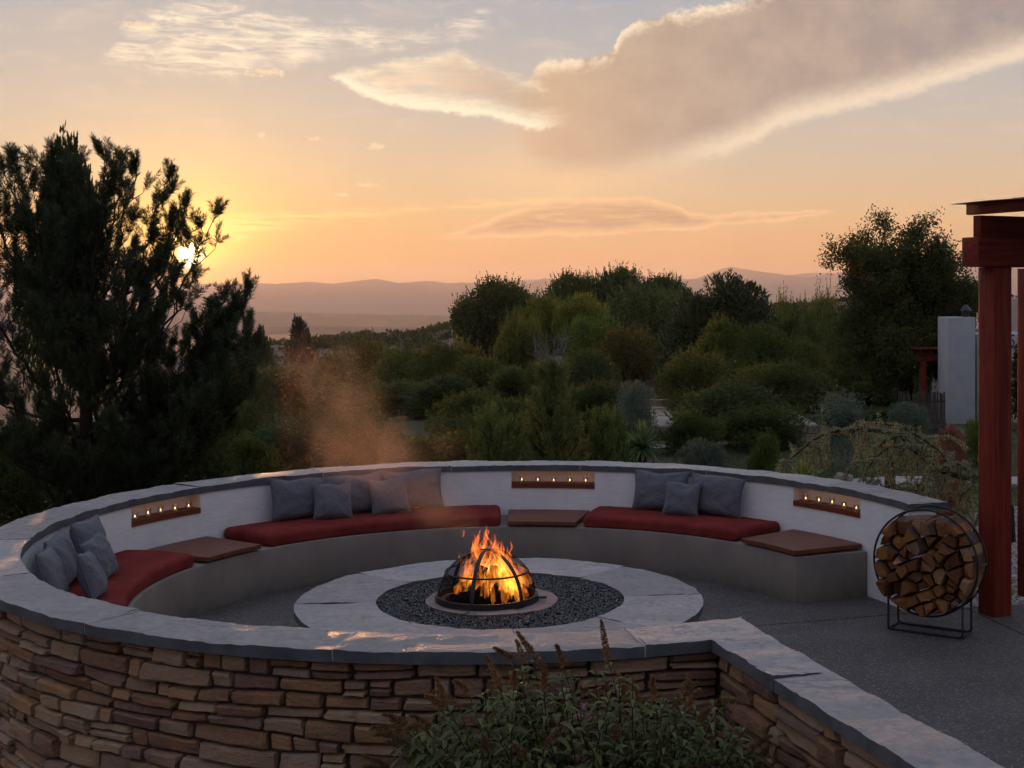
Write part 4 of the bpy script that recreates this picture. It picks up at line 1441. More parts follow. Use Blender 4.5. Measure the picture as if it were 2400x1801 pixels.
for ri, cnt in enumerate(rowsz):
    rowc = sorted(cells[k:k + cnt], key=lambda c: c[0].x); k += cnt
    for li, (ctr, pp) in enumerate(rowc):
        if lr.random() < .0 and ri not in (0, 6): continue
        front = -.075 + lr.uniform(-.09, .10); back = .34 + lr.uniform(-.05, .06)
        m = MB(); n = len(pp)
        sh = Vector((lr.uniform(-.012, .012), lr.uniform(-.012, .012)))
        tw = lr.uniform(-.06, .06)
        segs = 5
        for si in range(segs):
            t_ = si / (segs - 1)
            for v in pp:
                w = (v - ctr) * (lr.uniform(.97, 1.02) if 0 < si < segs - 1 else lr.uniform(.64, .97))
                w = Vector((w.x * math.cos(tw * t_) - w.y * math.sin(tw * t_), w.x * math.sin(tw * t_) + w.y * math.cos(tw * t_)))
                q_ = ctr + w + sh * t_
                d = front + (back - front) * t_ + (lr.uniform(-.014, .014) if si in (0, segs - 1) else 0)
                m.v.append(tuple(rl(q_.x, d, HZ + q_.y)))
        for si in range(segs - 1):
            for q_ in range(n): m.f.append((si * n + q_, si * n + (q_ + 1) % n, si * n + n + (q_ + 1) % n, si * n + n + q_))
        # front end: fan with a slightly broken centre
        for base, dd in ((0, front + lr.uniform(-.016, .012)), ((segs - 1) * n, back)):
            ci = len(m.v); m.v.append(tuple(rl(ctr.x, dd, HZ + ctr.y)))
            for q_ in range(n): m.f.append((base + q_, base + (q_ + 1) % n, ci))
        me = m.mesh('firewood', True, 28)
        me.materials.append(M['split_wood']); me.materials.append(M['bark'])
        bark = set()
        if lr.random() < .62: bark.add(lr.randrange(n))
        if lr.random() < .25: bark.add(lr.randrange(n))
        # outermost sides of the pile show bark
        best_ = max(range(n), key=lambda q_: ((pp[q_] + pp[(q_ + 1) % n]) / 2).y)
        if ri == 0: bark.add(best_)
        mi = [0] * len(me.polygons)
        for f_i in range((segs - 1) * n):
            if f_i % n in bark: mi[f_i] = 1
        me.polygons.foreach_set('material_index', np.array(mi, np.int32))
        link('firewood_log', me, None, label=f'split firewood log, {ordn[li]} from the left in the {names[ri]} row of the hoop rack', cat='log', group='split logs in the hoop rack')

# ================================================================== pergola
PA = Vector((math.cos(R(26)), math.sin(R(26)), 0)); PB = Vector((-PA.y, PA.x, 0))
PM = Matrix((PA, PB, Vector((0, 0, 1)))).transposed()
PP = Vector((3.885, 13.27, 0))
perg = empty('pergola', PP, 'dark red timber pergola with tin roof edge at the right of the terrace', 'pergola')


def beam(name, c, d, mat, par, bev=.006, m3=None):
    m = MB(); m.box((0, 0, 0), d)
    me = m.mesh(name, True, 30, bev, 2)
    o = link(name, me, M[mat], par, False)
    o.matrix_local = Matrix.Translation(Vector(c) - par.location) @ (m3 if m3 is not None else PM).to_4x4()
    return o


pl = lambda a, b, z: PP + PA * a + PB * b + Vector((0, 0, z))
zt = at(2300, 626, 13.1).z
post = beam('post', pl(0, 0, zt / 2), (.225, .225, zt), 'pergola_post', perg)
beam('post', pl(.90, .42, zt / 2), (.225, .225, zt), 'pergola_post', perg)
zb1 = at(2300, 556, 13.1).z
beam('lower_beam', pl(1.27, -.02, (zt + zb1) / 2), (3.2, .24, zb1 - zt - .004), 'pergola_beam', perg)
zb2 = at(2300, 504, 13.1).z
beam('upper_beam', pl(1.46, .02, (zb1 + zb2) / 2 + .002), (3.34, .11, zb2 - zb1 - .006), 'pergola_beam', perg)
for k in range(4):
    zr = zb2 + .055 + .045 * k * .8
    beam('rafter', pl(-.20 + .30 * k, -1.06, zr + .012), (.085, 2.4, .115), 'pergola_beam', perg)
# curled corrugated sheet
m = MB(); nx, ny = 26, 18
for i in range(nx):
    for j in range(ny):
        a = -.36 + 1.9 * i / (nx - 1); b = -2.4 + 2.62 * j / (ny - 1)
        z = zb2 + .128 + .13 * max(0, a) ** 1.15 + .004 * math.sin(b * 45) - .02 * max(0, -a)
        m.v.append(tuple(pl(a, b, z)))
for i in range(nx - 1):
    for j in range(ny - 1): m.f.append((i * ny + j, (i + 1) * ny + j, (i + 1) * ny + j + 1, i * ny + j + 1))
me = m.mesh('roof_sheet', True, None)
ro = link('roof_sheet', me, M['tin_roof'], perg)
sol = ro.modifiers.new('thickness', 'SOLIDIFY'); sol.thickness = .006
for k in range(3):
    m = MB(); p = pl(.05 + .33 * k, .12, zb2 + .135 + .13 * max(0, .05 + .33 * k) ** 1.15); m.tube([p, p + Vector((0, 0, .022))], .006, 6)
    link('roof_screw', m.mesh('roof_screw'), M['tin_roof'], perg)

# ================================================================== foliage tools
def unit(v): return v / np.maximum(np.linalg.norm(v, axis=1, keepdims=True), 1e-9)


def kites(P, D, L, W, rs, mid=.42):
    n = len(P)
    D = unit(D)
    S_ = unit(np.cross(D, unit(rs.normal(size=(n, 3)))))
    L = np.broadcast_to(np.asarray(L, float), (n,))[:, None]; W = np.broadcast_to(np.asarray(W, float), (n,))[:, None]
    m_ = P + D * L * mid
    return np.stack([P, m_ + S_ * W / 2, P + D * L, m_ - S_ * W / 2], 1).reshape(-1, 3)


def kite_mesh(name, VL):
    V = np.concatenate(VL)
    return me_np(name, V, np.arange(len(V)).reshape(-1, 4))


def rdir(n, rs): return unit(rs.normal(size=(n, 3)))


def lobes_tree(name, seed, nl, nleaf, L, W, up, shape, fill=.45, lr_=(.16, .30), trunk_r=.022, mat='leaf', top=1.0, bot=.08, spiky=0.0, rad=.5, root=-.06):
    """unit-height tree: crown of overlapping leafy lobes, trunk with limbs to each lobe"""
    rs = np.random.default_rng(seed)
    C_ = []
    for i in range(nl):
        h = bot + (top - bot) * ((i + .5) / nl) + rs.uniform(-.04, .04)
        rmax = shape(h) * rad
        a = rs.uniform(0, 6.283); r_ = rmax * math.sqrt(rs.uniform(0.05, 1)) * .80
        lr = rs.uniform(*lr_) * (0.55 + .6 * rmax / rad)
        C_.append((r_ * math.cos(a), r_ * math.sin(a), min(h, 1 - lr * .7), lr))
    C_ = np.array(C_)
    w = C_[:, 3] ** 2; w /= w.sum()
    k = rs.choice(nl, nleaf, p=w)
    d = rdir(nleaf, rs)
    rr = C_[k, 3] * np.where(rs.random(nleaf) < fill, rs.uniform(.2, .9, nleaf), rs.uniform(.86, 1.06, nleaf))
    sq = np.array([1, 1, 1.05])
    P = C_[k, :3] + d * rr[:, None] * sq
    P[:, 2] = np.maximum(P[:, 2], .01)
    D = d * (1 - up) + np.array([0, 0, 1.0]) * up + rs.normal(size=(nleaf, 3)) * .45
    VL = [kites(P, D, rs.uniform(.7, 1.3, nleaf) * L, rs.uniform(.7, 1.2, nleaf) * W, rs)]
    if spiky:
        # upright sprays breaking the outline
        ns = int(nl * 16)
        kk = rs.choice(nl, ns, p=w)
        dd = rdir(ns, rs); dd[:, 2] = np.abs(dd[:, 2]) * .8 + .2
        b = C_[kk, :3] + unit(dd) * C_[kk, 3:4] * .92
        spl = spiky * rs.uniform(.3, 1.5, (ns, 1))
        ax = unit(dd * .5 + np.array([0, 0, 1.0]) + rs.normal(size=(ns, 3)) * .15)
        for q_ in range(12):
            t_ = q_ / 12
            pp = b + ax * (spl * t_)
            VL.append(kites(pp, ax + rs.normal(size=(ns, 3)) * .55, L * (1.1 - .5 * t_), W * .9, rs))
    crown = kite_mesh(name + '_crown', VL)
    crown.materials.append(M[mat])
    m = MB()
    m.tube([(0.01 * math.sin(t_ * 9 + seed), .01 * math.cos(t_ * 7 + seed), t_) for t_ in np.linspace(root, .8, 9)], list(np.linspace(trunk_r, trunk_r * .25, 9)), 7)
    for (x, y, z, r_) in C_[::2]:
        z0 = max(.03, z - .25 - .3 * math.hypot(x, y))
        m.tube([(0, 0, z0), (x * .4, y * .4, z0 + (z - z0) * .35), (x * .8, y * .8, z0 + (z - z0) * .8), (x, y, z + r_ * .4)], [trunk_r * .45, trunk_r * .32, trunk_r * .2, trunk_r * .08], 5, False)
    tm = m.mesh(name + '_trunk', True, None); tm.materials.append(M['tree_bark'])
    return tm, crown


def needles(P, D, L, n, nl, w, rs, fwd=.75):
    """bottle-brush shoots: P base, D axis, L shoot length, n needles each"""
    k = len(P)
    t_ = np.tile(np.linspace(0.0, 1.0, n), (k, 1)) + rs.uniform(-.02, .02, (k, n))
    D = unit(D)
    a = np.cross(D, np.array([.31, .17, .93])); a = unit(a); b = np.cross(D, a)
    ph = rs.uniform(0, 6.283, (k, n))
    out = a[:, None] * np.cos(ph)[..., None] + b[:, None] * np.sin(ph)[..., None]
    dr = D[:, None] * (fwd + .5 * t_[..., None]) + out
    base = P[:, None] + D[:, None] * (L[:, None, None] * t_[..., None])
    ln = nl * (1.0 - .25 * t_) * rs.uniform(.8, 1.15, (k, n))
    return kites(base.reshape(-1, 3), dr.reshape(-1, 3), ln.ravel(), w, rs, .3)


def pine(name, seed, H, rad, nb, shape, nn=60, nl=.10, w=.007, sl=(.16, .28), sub=.17, extra=(), lo=.06, rise=.5, trunk_r=.11, fwd=.75, clump=False):
    rs = np.random.default_rng(seed)
    m = MB()
    wob = lambda t_: Vector((.05 * H * .1 * math.sin(t_ * 5 + seed), .05 * H * .1 * math.cos(t_ * 4 + seed), t_ * H))
    m.tube([wob(t_) for t_ in np.linspace(-.05, .98, 14)], list(np.linspace(trunk_r, .012, 14)), 8)
    SP, SDr, SLn = [], [], []

    def shoot(p, d, l):
        SP.append(tuple(p)); SDr.append(tuple(d)); SLn.append(l)

    def limb(base, tip, sag, r0, dens):
        base, tip = Vector(base), Vector(tip)
        L = (tip - base).length
        n = max(4, int(L / .16))
        pts_ = []
        for i in range(n + 1):
            t_ = i / n
            p = base.lerp(tip, t_) - Vector((0, 0, sag * L * math.sin(math.pi * t_)))
            p += Vector((rs.normal() * .012 * L, rs.normal() * .012 * L, rs.normal() * .010 * L)) * (1 if 0 < i < n else 0)
            pts_.append(p)
        m.tube(pts_, list(np.linspace(r0, .006, n + 1)), 5, False)
        for i in range(1, n + 1):
            t_ = i / n
            if t_ < .22: continue
            d = (pts_[i] - pts_[i - 1]).normalized()
            for s in range(dens):
                az_ = rs.uniform(0, 6.283)
                side = Vector((math.cos(az_), math.sin(az_), 0.0))
                sd_ = (d * .55 + side * .8 + Vector((0, 0, .35))).normalized()
                l = min(.75, (sub + .32 * L * (1 - t_) * .8) * rs.uniform(.5, 1.1))
                q0 = pts_[i]; q1 = q0 + sd_ * l * .6; q2 = q1 + (sd_ * .5 + Vector((0, 0, .7))).normalized() * l * .4
                m.tube([q0, q1, q2], [.008, .006, .004], 3, False)
                up_ = (q2 - q1).normalized() + Vector((0, 0, .9))
                shoot(q2 - up_.normalized() * .05, up_, rs.uniform(*sl))
                if clump:
                    for _ in range(3):
                        o = Vector((rs.normal() * .75, rs.normal() * .75, rs.normal() * .4 + 1.15)).normalized()
                        shoot(q1.lerp(q2, rs.uniform(.1, 1)), o + sd_ * .5, rs.uniform(*sl))
                elif l > .28:
                    for _ in range(2):
                        o = Vector((rs.normal(), rs.normal(), abs(rs.normal()) * .5 + .5)).normalized()
                        shoot(q0.lerp(q1, rs.uniform(.5, 1)), o + sd_ * .5 + Vector((0, 0, .5)), rs.uniform(*sl) * .9)
        e = (pts_[-1] - pts_[-2]).normalized() + Vector((0, 0, .8))
        shoot(pts_[-1] - e.normalized() * .05, e, sl[1] * 1.15)

    for i in range(nb):
        t_ = lo + (.97 - lo) * i / max(1, nb - 1)
        a = i * 2.39996 + rs.uniform(-.3, .3)
        L = rad * shape(t_) * rs.uniform(.75, 1.08)
        o = Vector((math.cos(a), math.sin(a), 0))
        b = wob(t_)
        limb(b, b + o * L + Vector((0, 0, L * (rise + .5 * t_) * rs.uniform(.6, 1.15))), .10, .014 + .016 * L, 2 if L > .5 else 1)
    for b, tip in extra:
        limb(b, tip, .07, .04, 2)
    shoot(wob(.95), (0, 0, 1), sl[1] * 1.3)
    for q_ in range(5): shoot(wob(.95), (math.cos(q_ * 1.26), math.sin(q_ * 1.26), 1.2), sl[1])
    V = needles(np.array(SP), np.array(SDr), np.array(SLn), nn, nl, w, rs, fwd)
    cr = me_np(name + '_crown', V, np.arange(len(V)).reshape(-1, 4)); cr.materials.append(M['needle'])
    tm = m.mesh(name + '_trunk', True, None); tm.materials.append(M['tree_bark'])
    return tm, cr


def plant_top(name, tm, cr, top, r_, label, cat, group, tint, rot, asp=2.1):
    s_ = r_ / .5
    return plant(name, tm, cr, (top.x, top.y, top.z - s_ * asp / 2), (s_, s_, s_ * asp / 2), rot, label, cat, group, tint)


def plant(name, tm, cr, loc, scale, rotz, label, cat, group=None, tint=(1, 1, 1), crown_name='crown', trunk_name='trunk'):
    e = empty(name, loc, label, cat, group)
    e.scale = scale; e.rotation_euler.z = rotz
    a = link(trunk_name, tm, None, e, False)
    b = link(crown_name, cr, None, e, False)
    b.color = (*tint, 1)
    return e


# ================================================================== trees
round_ = lambda h: math.sqrt(max(.02, 1 - abs(2 * h - .92) ** 2.4))
ovoid = lambda h: max(.06, (math.sin(math.pi * min(.98, h * .82 + .16)))) ** .7
cone = lambda h: max(.05, 1.02 - h) ** .7
JUN = [lobes_tree('juniper', 20 + i, (30, 24, 38, 27)[i], 15000, .046, .015, .5, (ovoid, cone, round_, ovoid)[i], .4, (.07, .25), .02, 'leaf', .92, .08, .13) for i in range(4)]
COT = [lobes_tree('cottonwood', 40 + i, 60, 34000, .030, .022, .35, round_, .35, (.08, .19), .03, 'leaf', .93, .05, .14, .5, -2.4) for i in range(3)]
RTP = lobes_tree('round_pine', 66, 46, 30000, .050, .012, .5, lambda h: max(.08, 1 - h ** 2.6) ** .8, .45, (.10, .18), .02, 'needle', .93, .03, .06)
PIN = [lobes_tree('pinon', 60 + i, 30, 15000, .060, .014, .62, cone, .45, (.10, .20), .02, 'needle', .90, .06, .07) for i in range(2)]
SIL = [lobes_tree('silverbush', 70 + i, 26, 9000, .055, .016, .5, round_, .5, (.12, .22), .012, 'silver_leaf', .86, .15, .05) for i in range(2)]
# (proto, kind name, px, top y, half width px, depth, tint, label)
OLIVE, DARK, PALE, BROWN, YEL, BLUE = (1.0, 1.0, .85), (.72, .78, .8), (1.35, 1.35, 1.1), (1.25, .82, .62), (2.0, 1.75, .8), (.85, 1.0, 1.05)
TREES = [
    (COT[0], 'cottonwood_tree', 1162, 668, 96, 95, (.85, .9, .8), 'dark rounded cottonwood at the left end of the cottonwood grove'),
    (COT[1], 'cottonwood_tree', 1335, 652, 80, 116, (.8, .9, .8), 'dark tall cottonwood at the back left of the grove'),
    (COT[2], 'cottonwood_tree', 1440, 643, 84, 118, (.85, .95, .8), 'tallest dark cottonwood in the middle of the grove skyline'),
    (COT[0], 'cottonwood_tree', 1550, 657, 78, 114, (.95, 1.05, .85), 'green cottonwood at the back right of the grove'),
    (COT[1], 'cottonwood_tree', 1500, 690, 105, 98, (1.15, 1.2, 1.0), 'broad mid green cottonwood below the grove skyline'),
    (COT[2], 'cottonwood_tree', 1600, 692, 62, 104, (1.15, 1.25, 1.0), 'pale green cottonwood at the right end of the grove'),
    (COT[2], 'cottonwood_tree', 1285, 706, 60, 88, YEL, 'yellow green cottonwood beside the dark rounded one'),
    (COT[0], 'cottonwood_tree', 1370, 700, 62, 86, (2.1, 1.9, .9), 'yellow green cottonwood in the middle of the grove'),
    (COT[1], 'cottonwood_tree', 1392, 752, 74, 80, (1.6, 1.75, 1.0), 'light green cottonwood in front of the grove'),
    (PIN[0], 'pinon_tree', 712, 757, 76, 62, BLUE, 'blue green pinon with two tops standing against the pink valley'),
    (PIN[1], 'pinon_tree', 612, 781, 62, 58, PALE, 'pale green pinon right of the big pine'),
    (JUN[1], 'juniper_tree', 575, 838, 36, 34, DARK, 'narrow dark juniper touching the right side of the big pine'),
    (JUN[0], 'juniper_tree', 655, 868, 105, 38, OLIVE, 'olive juniper below the pale pinon'),
    (JUN[2], 'juniper_tree', 785, 838, 84, 52, (1.1, .95, .8), 'brownish juniper below the blue green pinon'),
    (JUN[3], 'juniper_tree', 870, 812, 70, 70, (1.15, .9, .75), 'small brownish juniper at the foot of the hill left of the grove'),
    (JUN[1], 'juniper_tree', 800, 930, 110, 30, BLUE, 'bluish juniper behind the left of the smoke'),
    (JUN[0], 'juniper_tree', 945, 836, 90, 60, OLIVE, 'olive juniper left of the dark rounded cottonwood'),
    (JUN[2], 'juniper_tree', 930, 900, 105, 40, (1.1, 1.0, .8), 'broad juniper behind the top of the smoke'),
    (JUN[3], 'juniper_tree', 1035, 812, 84, 56, (1.1, .98, .75), 'olive juniper just below the dark rounded cottonwood'),
    (JUN[1], 'juniper_tree', 1045, 890, 92, 38, DARK, 'dark juniper left of the young pine'),
    (JUN[0], 'juniper_tree', 1060, 985, 86, 27, (.9, .95, .75), 'low juniper just behind the wall left of the young pine'),
    (JUN[2], 'juniper_tree', 700, 985, 115, 27, BLUE, 'low bluish juniper behind the left part of the wall'),
    (JUN[3], 'juniper_tree', 575, 950, 80, 28, (1.0, .95, .8), 'hazy low juniper at the foot of the big pine'),
    (JUN[0], 'juniper_tree', 880, 1005, 95, 25, (1.0, .85, .7), 'low brownish juniper behind the smoke at the wall'),
    (JUN[1], 'juniper_tree', 590, 1035, 80, 23, (1.2, 1.1, .75), 'small yellowish juniper above the left niche'),
    (JUN[2], 'juniper_tree', 975, 1035, 75, 23, (.95, .9, .7), 'small low juniper above the long far cushion'),
    (JUN[3], 'juniper_tree', 1135, 842, 74, 48, (1.05, 1.0, .75), 'olive juniper below the gap in the grove'),
    (JUN[0], 'juniper_tree', 1225, 770, 62, 68, (1.1, 1.1, .8), 'olive juniper in front of the yellow green cottonwood'),
    (JUN[1], 'juniper_tree', 1190, 870, 64, 40, (.9, .95, .7), 'juniper behind the top of the young pine, left side'),
    (JUN[2], 'juniper_tree', 1385, 830, 66, 44, DARK, 'dark juniper right of the young pine top'),
    (JUN[3], 'juniper_tree', 1290, 858, 70, 46, (1.0, .95, .7), 'olive juniper straight behind the young pine'),
    (JUN[0], 'juniper_tree', 1410, 905, 56, 31, (.7, .78, .6), 'very dark juniper left of the silver shrub'),
    (JUN[3], 'juniper_tree', 1478, 782, 76, 55, BROWN, 'reddish brown juniper above the brown fence'),
    (JUN[2], 'juniper_tree', 1568, 805, 52, 58, (1.05, 1.15, 1.0), 'grey green juniper left of the round-topped pine'),
    (RTP, 'round_topped_pine', 1703, 655, 165, 50, (1.15, 1.1, .8), 'tall round-topped pine standing against the right-hand mountain'),
    (JUN[1], 'juniper_tree', 1690, 765, 84, 44, (1.15, 1.15, .75), 'pointed olive juniper in front of the round-topped pine'),
    (JUN[0], 'juniper_tree', 1640, 838, 78, 36, (1.1, 1.0, .75), 'olive juniper on the left of the big juniper clump'),
    (JUN[2], 'juniper_tree', 1785, 775, 78, 46, (1.0, 1.05, .7), 'green juniper on the right shoulder of the round-topped pine'),
    (COT[1], 'poplar_tree', 1835, 728, 44, 90, (1.5, 1.5, 1.0), 'pale poplar on the skyline below the right-hand mountain'),
    (COT[2], 'poplar_tree', 1925, 722, 48, 92, (1.4, 1.4, 1.0), 'pale poplar on the skyline left of the big elm'),
    (JUN[0], 'juniper_tree', 1890, 752, 66, 74, (1.0, 1.0, .7), 'olive juniper on the slope below the pale poplars'),
    (JUN[2], 'juniper_tree', 1975, 770, 70, 66, (.85, .85, .6), 'dark juniper filling the gap left of the big elm'),
    (COT[0], 'cottonwood_tree', 1655, 705, 60, 102, (1.0, 1.1, .9), 'cottonwood between the grove and the round-topped pine'),
    (COT[1], 'cottonwood_tree', 1240, 725, 52, 92, (1.5, 1.45, .85), 'small yellowish cottonwood behind the dark rounded one'),
    (JUN[3], 'juniper_tree', 1848, 752, 46, 62, DARK, 'dark pointed juniper below the pale poplars'),
    (JUN[1], 'juniper_tree', 1890, 812, 86, 48, (1.2, 1.1, .7), 'yellowish juniper left of the big elm'),
    (JUN[0], 'juniper_tree', 1825, 860, 92, 37, OLIVE, 'olive juniper in the middle of the big juniper clump'),
    (JUN[2], 'juniper_tree', 1720, 905, 112, 32, DARK, 'dark broad juniper at the front of the big juniper clump'),
    (JUN[3], 'juniper_tree', 1630, 968, 66, 29, (.75, .85, .6), 'low dark juniper at the left foot of the juniper clump, by the path'),
    (JUN[0], 'juniper_tree', 1800, 962, 96, 30, (.75, .8, .6), 'low dark juniper at the right foot of the juniper clump'),
    (JUN[1], 'juniper_tree', 1935, 872, 86, 40, (.95, .95, .65), 'dark green juniper in front of the big elm, left of the picket fence'),
    (JUN[2], 'juniper_tree', 2040, 900, 80, 42, (.7, .75, .6), 'dark juniper in front of the big elm behind the picket fence'),
    (JUN[3], 'juniper_tree', 2180, 840, 90, 52, (.6, .65, .55), 'dark juniper behind the far pergola'),
    (JUN[2], 'juniper_tree', 1118, 925, 84, 31, (.95, .9, .7), 'juniper left of the young pine, above the small saplings'),
    (JUN[0], 'juniper_tree', 1205, 945, 84, 29, (.8, .85, .65), 'dark juniper close behind the left half of the young pine'),
    (JUN[3], 'juniper_tree', 1335, 915, 84, 32, (.8, .85, .65), 'dark juniper close behind the right half of the young pine'),
    (JUN[1], 'juniper_tree', 1378, 972, 66, 27, (.7, .78, .6), 'low dark juniper right of the young pine foot'),
    (JUN[0], 'juniper_tree', 1100, 1025, 76, 23, (1.0, .95, .7), 'low juniper just left of the pine saplings'),
    (JUN[2], 'juniper_tree', 1262, 1010, 66, 24, (.8, .85, .65), 'low dark juniper at the foot of the young pine'),
    (JUN[3], 'juniper_tree', 430, 990, 110, 25, (.7, .7, .55), 'dark juniper under the right limbs of the big pine'),
    (JUN[1], 'juniper_tree', 250, 1000, 120, 24, (.6, .62, .5), 'dark juniper at the trunk of the big pine'),
    (JUN[2], 'juniper_tree', 60, 1000, 130, 23, (.6, .62, .5), 'dark juniper at the far left edge under the big pine'),
    (JUN[0], 'juniper_tree', 2050, 960, 70, 36, (.75, .8, .6), 'dark low juniper left of the picket fence'),
    (SIL[0], 'silver_shrub', 1490, 905, 48, 29, (.95, 1.0, .9), 'silvery round shrub in front of the far flagstone patio'),
    (SIL[1], 'silver_shrub', 1640, 1038, 64, 21, (.62, .68, .66), 'grey feathery shrub just above the wall cap, middle right'),
    (SIL[0], 'silver_shrub', 2125, 950, 52, 31, (.75, .82, .72), 'silvery shrub in front of the white chimney'),
    (JUN[1], 'green_shrub', 1795, 1030, 54, 22, (1.0, 1.15, .7), 'small green shrub on the lawn behind the right-hand pillows'),
    (JUN[3], 'green_shrub', 2300, 990, 46, 27, (1.1, 1.35, .7), 'leafy green shrub beside the red post'),
    (JUN[0], 'green_shrub', 1460, 1022, 40, 25, (.8, .95, .6), 'small green shrub left of the yucca'),
]
tr = random.Random(3)
for (tm, cr), nm, px, yt, hw, Y, tint, lab in TREES:
    p = at(px, yt, Y)
    zb = gh(p.x, Y) - .05
    h = p.z - zb
    r_ = hw / FPX * Y / .5 * (1.22 if nm == 'juniper_tree' else 1.08)
    cat = 'shrub' if 'shrub' in nm else 'tree'
    grp = {'cottonwood_tree': 'cottonwoods in the valley grove', 'juniper_tree': 'junipers behind the terrace', 'pinon_tree': 'pinons by the valley', 'poplar_tree': 'pale poplars on the skyline',
           'silver_shrub': 'silvery shrubs', 'green_shrub': 'small green shrubs'}.get(nm)
    if nm == 'cottonwood_tree':
        plant_top(nm, tm, cr, p, hw / FPX * Y * 1.06, lab, cat, grp, tint, tr.uniform(0, 6.28), 2.0)
        continue
    plant(nm, tm, cr, (p.x, Y, zb), (r_ * tr.uniform(.92, 1.05), r_ * tr.uniform(.9, 1.1), h), tr.uniform(0, 6.28), lab, cat, grp, tint)

# the big pine on the left, limbs aimed where the photograph shows its tops
PX0, PY0 = at(205, 1000, 20).x, 20.0
zg = gh(PX0, PY0) - .1
Hp = at(205, 420, 20).z - zg
tips = [((.25, .40), 500, 468, -.3), ((.18, .33), 588, 648, .2), ((.36, .5), 385, 385, -.4), ((.14, .2), 560, 770, -.6), ((.30, .42), 420, 500, .6), ((.5, .62), 320, 360, .5), ((.55, .7), 245, 328, -.5),
        ((.55, .66), 130, 335, .1), ((.5, .62), 40, 345, -.4), ((.42, .5), -60, 380, .5), ((.62, .75), 185, 345, .8), ((.1, .16), 545, 900, .3), ((.22, .3), 420, 640, -1.2), ((.3, .4), -140, 480, -.4), ((.26, .3), 300, 600, -1.6), ((.38, .4), 80, 480, -1.5), ((.2, .25), 100, 700, -1.8),
        ((.06, .1), 500, 985, -.5), ((.05, .1), 420, 1040, -1.2), ((.05, .1), 60, 1000, -1.6), ((.08, .1), 250, 960, -1.9), ((.12, .2), 0, 850, -1.4), ((.1, .2), 575, 720, .6), ((.1, .2), 550, 840, -.9), ((.06, .2), 540, 950, .4), ((.05, .2), 470, 900, -1.5), ((.2, .3), 530, 700, .9), ((.4, .5), 430, 450, .7), ((.6, .7), 90, 350, .9), ((.6, .7), 10, 360, .3), ((.5, .7), -80, 360, -.5), ((.64, .7), 290, 345, .1), ((.12, .2), 560, 690, .1), ((.14, .2), 520, 668, -.4), ((.08, .2), 596, 770, -.2), ((.1, .2), 545, 730, .5), ((.07, .2), 520, 830, .7), ((.07, .2), 585, 860, .0)]
ex = []
for (tb_, _), px, py, dy in tips:
    q_ = at(px, py + 48, PY0 + dy)
    ex.append(((0, 0, tb_ * Hp), (q_.x - PX0, dy, q_.z - zg)))
tm, cr = pine('big_pine', 77, Hp, 2.5, 13, lambda t_: (max(.03, 1.04 - t_ ** 1.6)) * .95, 74, .10, .0085, (.16, .32), .20, ex, .04, .34, .15, .7, True)
plant('pine_tree', tm, cr, (PX0, PY0, zg), (1, 1, 1), 0, 'huge dark pine at the left with the low sun shining through it', 'tree', None, (.85, .85, .75))
# broadleaf tree whose top shows behind the pine
p = at(120, 318, 26)
zb = gh(p.x, 26)
p = at(150, 342, 26)
tm2, cr2 = lobes_tree('leafy', 91, 30, 9000, .034, .026, .4, ovoid, .3, (.10, .18), .016, 'leaf', .9, .4, .05)
plant('broadleaf_tree', tm2, cr2, (p.x, 26, zb), (1.7, 1.7, p.z - zb), 1.0, 'leafy green tree top just showing behind the big pine', 'tree', None, (.55, .65, .5))
# young pines behind the wall
YP = pine('young_pine', 31, 2.4, .66, 84, lambda t_: max(.10, 1.08 - t_), 60, .095, .009, (.15, .26), .13, (), .03, .75, .035)
SP_ = pine('pine_sapling', 37, 1.3, .36, 34, lambda t_: max(.2, 1.0 - t_ * .8), 60, .085, .009, (.16, .28), .10, (), .03, .9, .02)
for pr, nm, px, yt, Y, hh, wd, lab, tint in ((YP, 'young_pine', 1292, 868, 20, 2.45, 1.0, 'young pine with upright candles standing behind the middle of the wall', (3.0, 2.7, 1.5)),
                                   (SP_, 'pine_sapling', 1148, 1003, 19, 1.34, 1.0, 'small pine sapling just left of the young pine', (3.0, 2.8, 1.4)),
                                   (SP_, 'pine_sapling', 1195, 1018, 19.4, 1.34, .9, 'small pine sapling at the left foot of the young pine', (2.6, 2.5, 1.3)),
                                   (SP_, 'pine_sapling', 1412, 1004, 20, 1.34, .9, 'small pine sapling right of the young pine', (2.5, 2.5, 1.3)),
                                   (SP_, 'pine_sapling', 1440, 1000, 20.6, 1.34, .8, 'small pine sapling left of the tall yucca', (2.3, 2.5, 1.3))):
    p = at(px, yt, Y); zb = gh(p.x, Y) - .04; h = (p.z - zb) / hh
    plant(nm, pr[0], pr[1], (p.x, Y, zb), (h * wd, h * wd, h), px * .37, lab, 'tree', 'young pines behind the wall' if nm == 'pine_sapling' else None, tint)

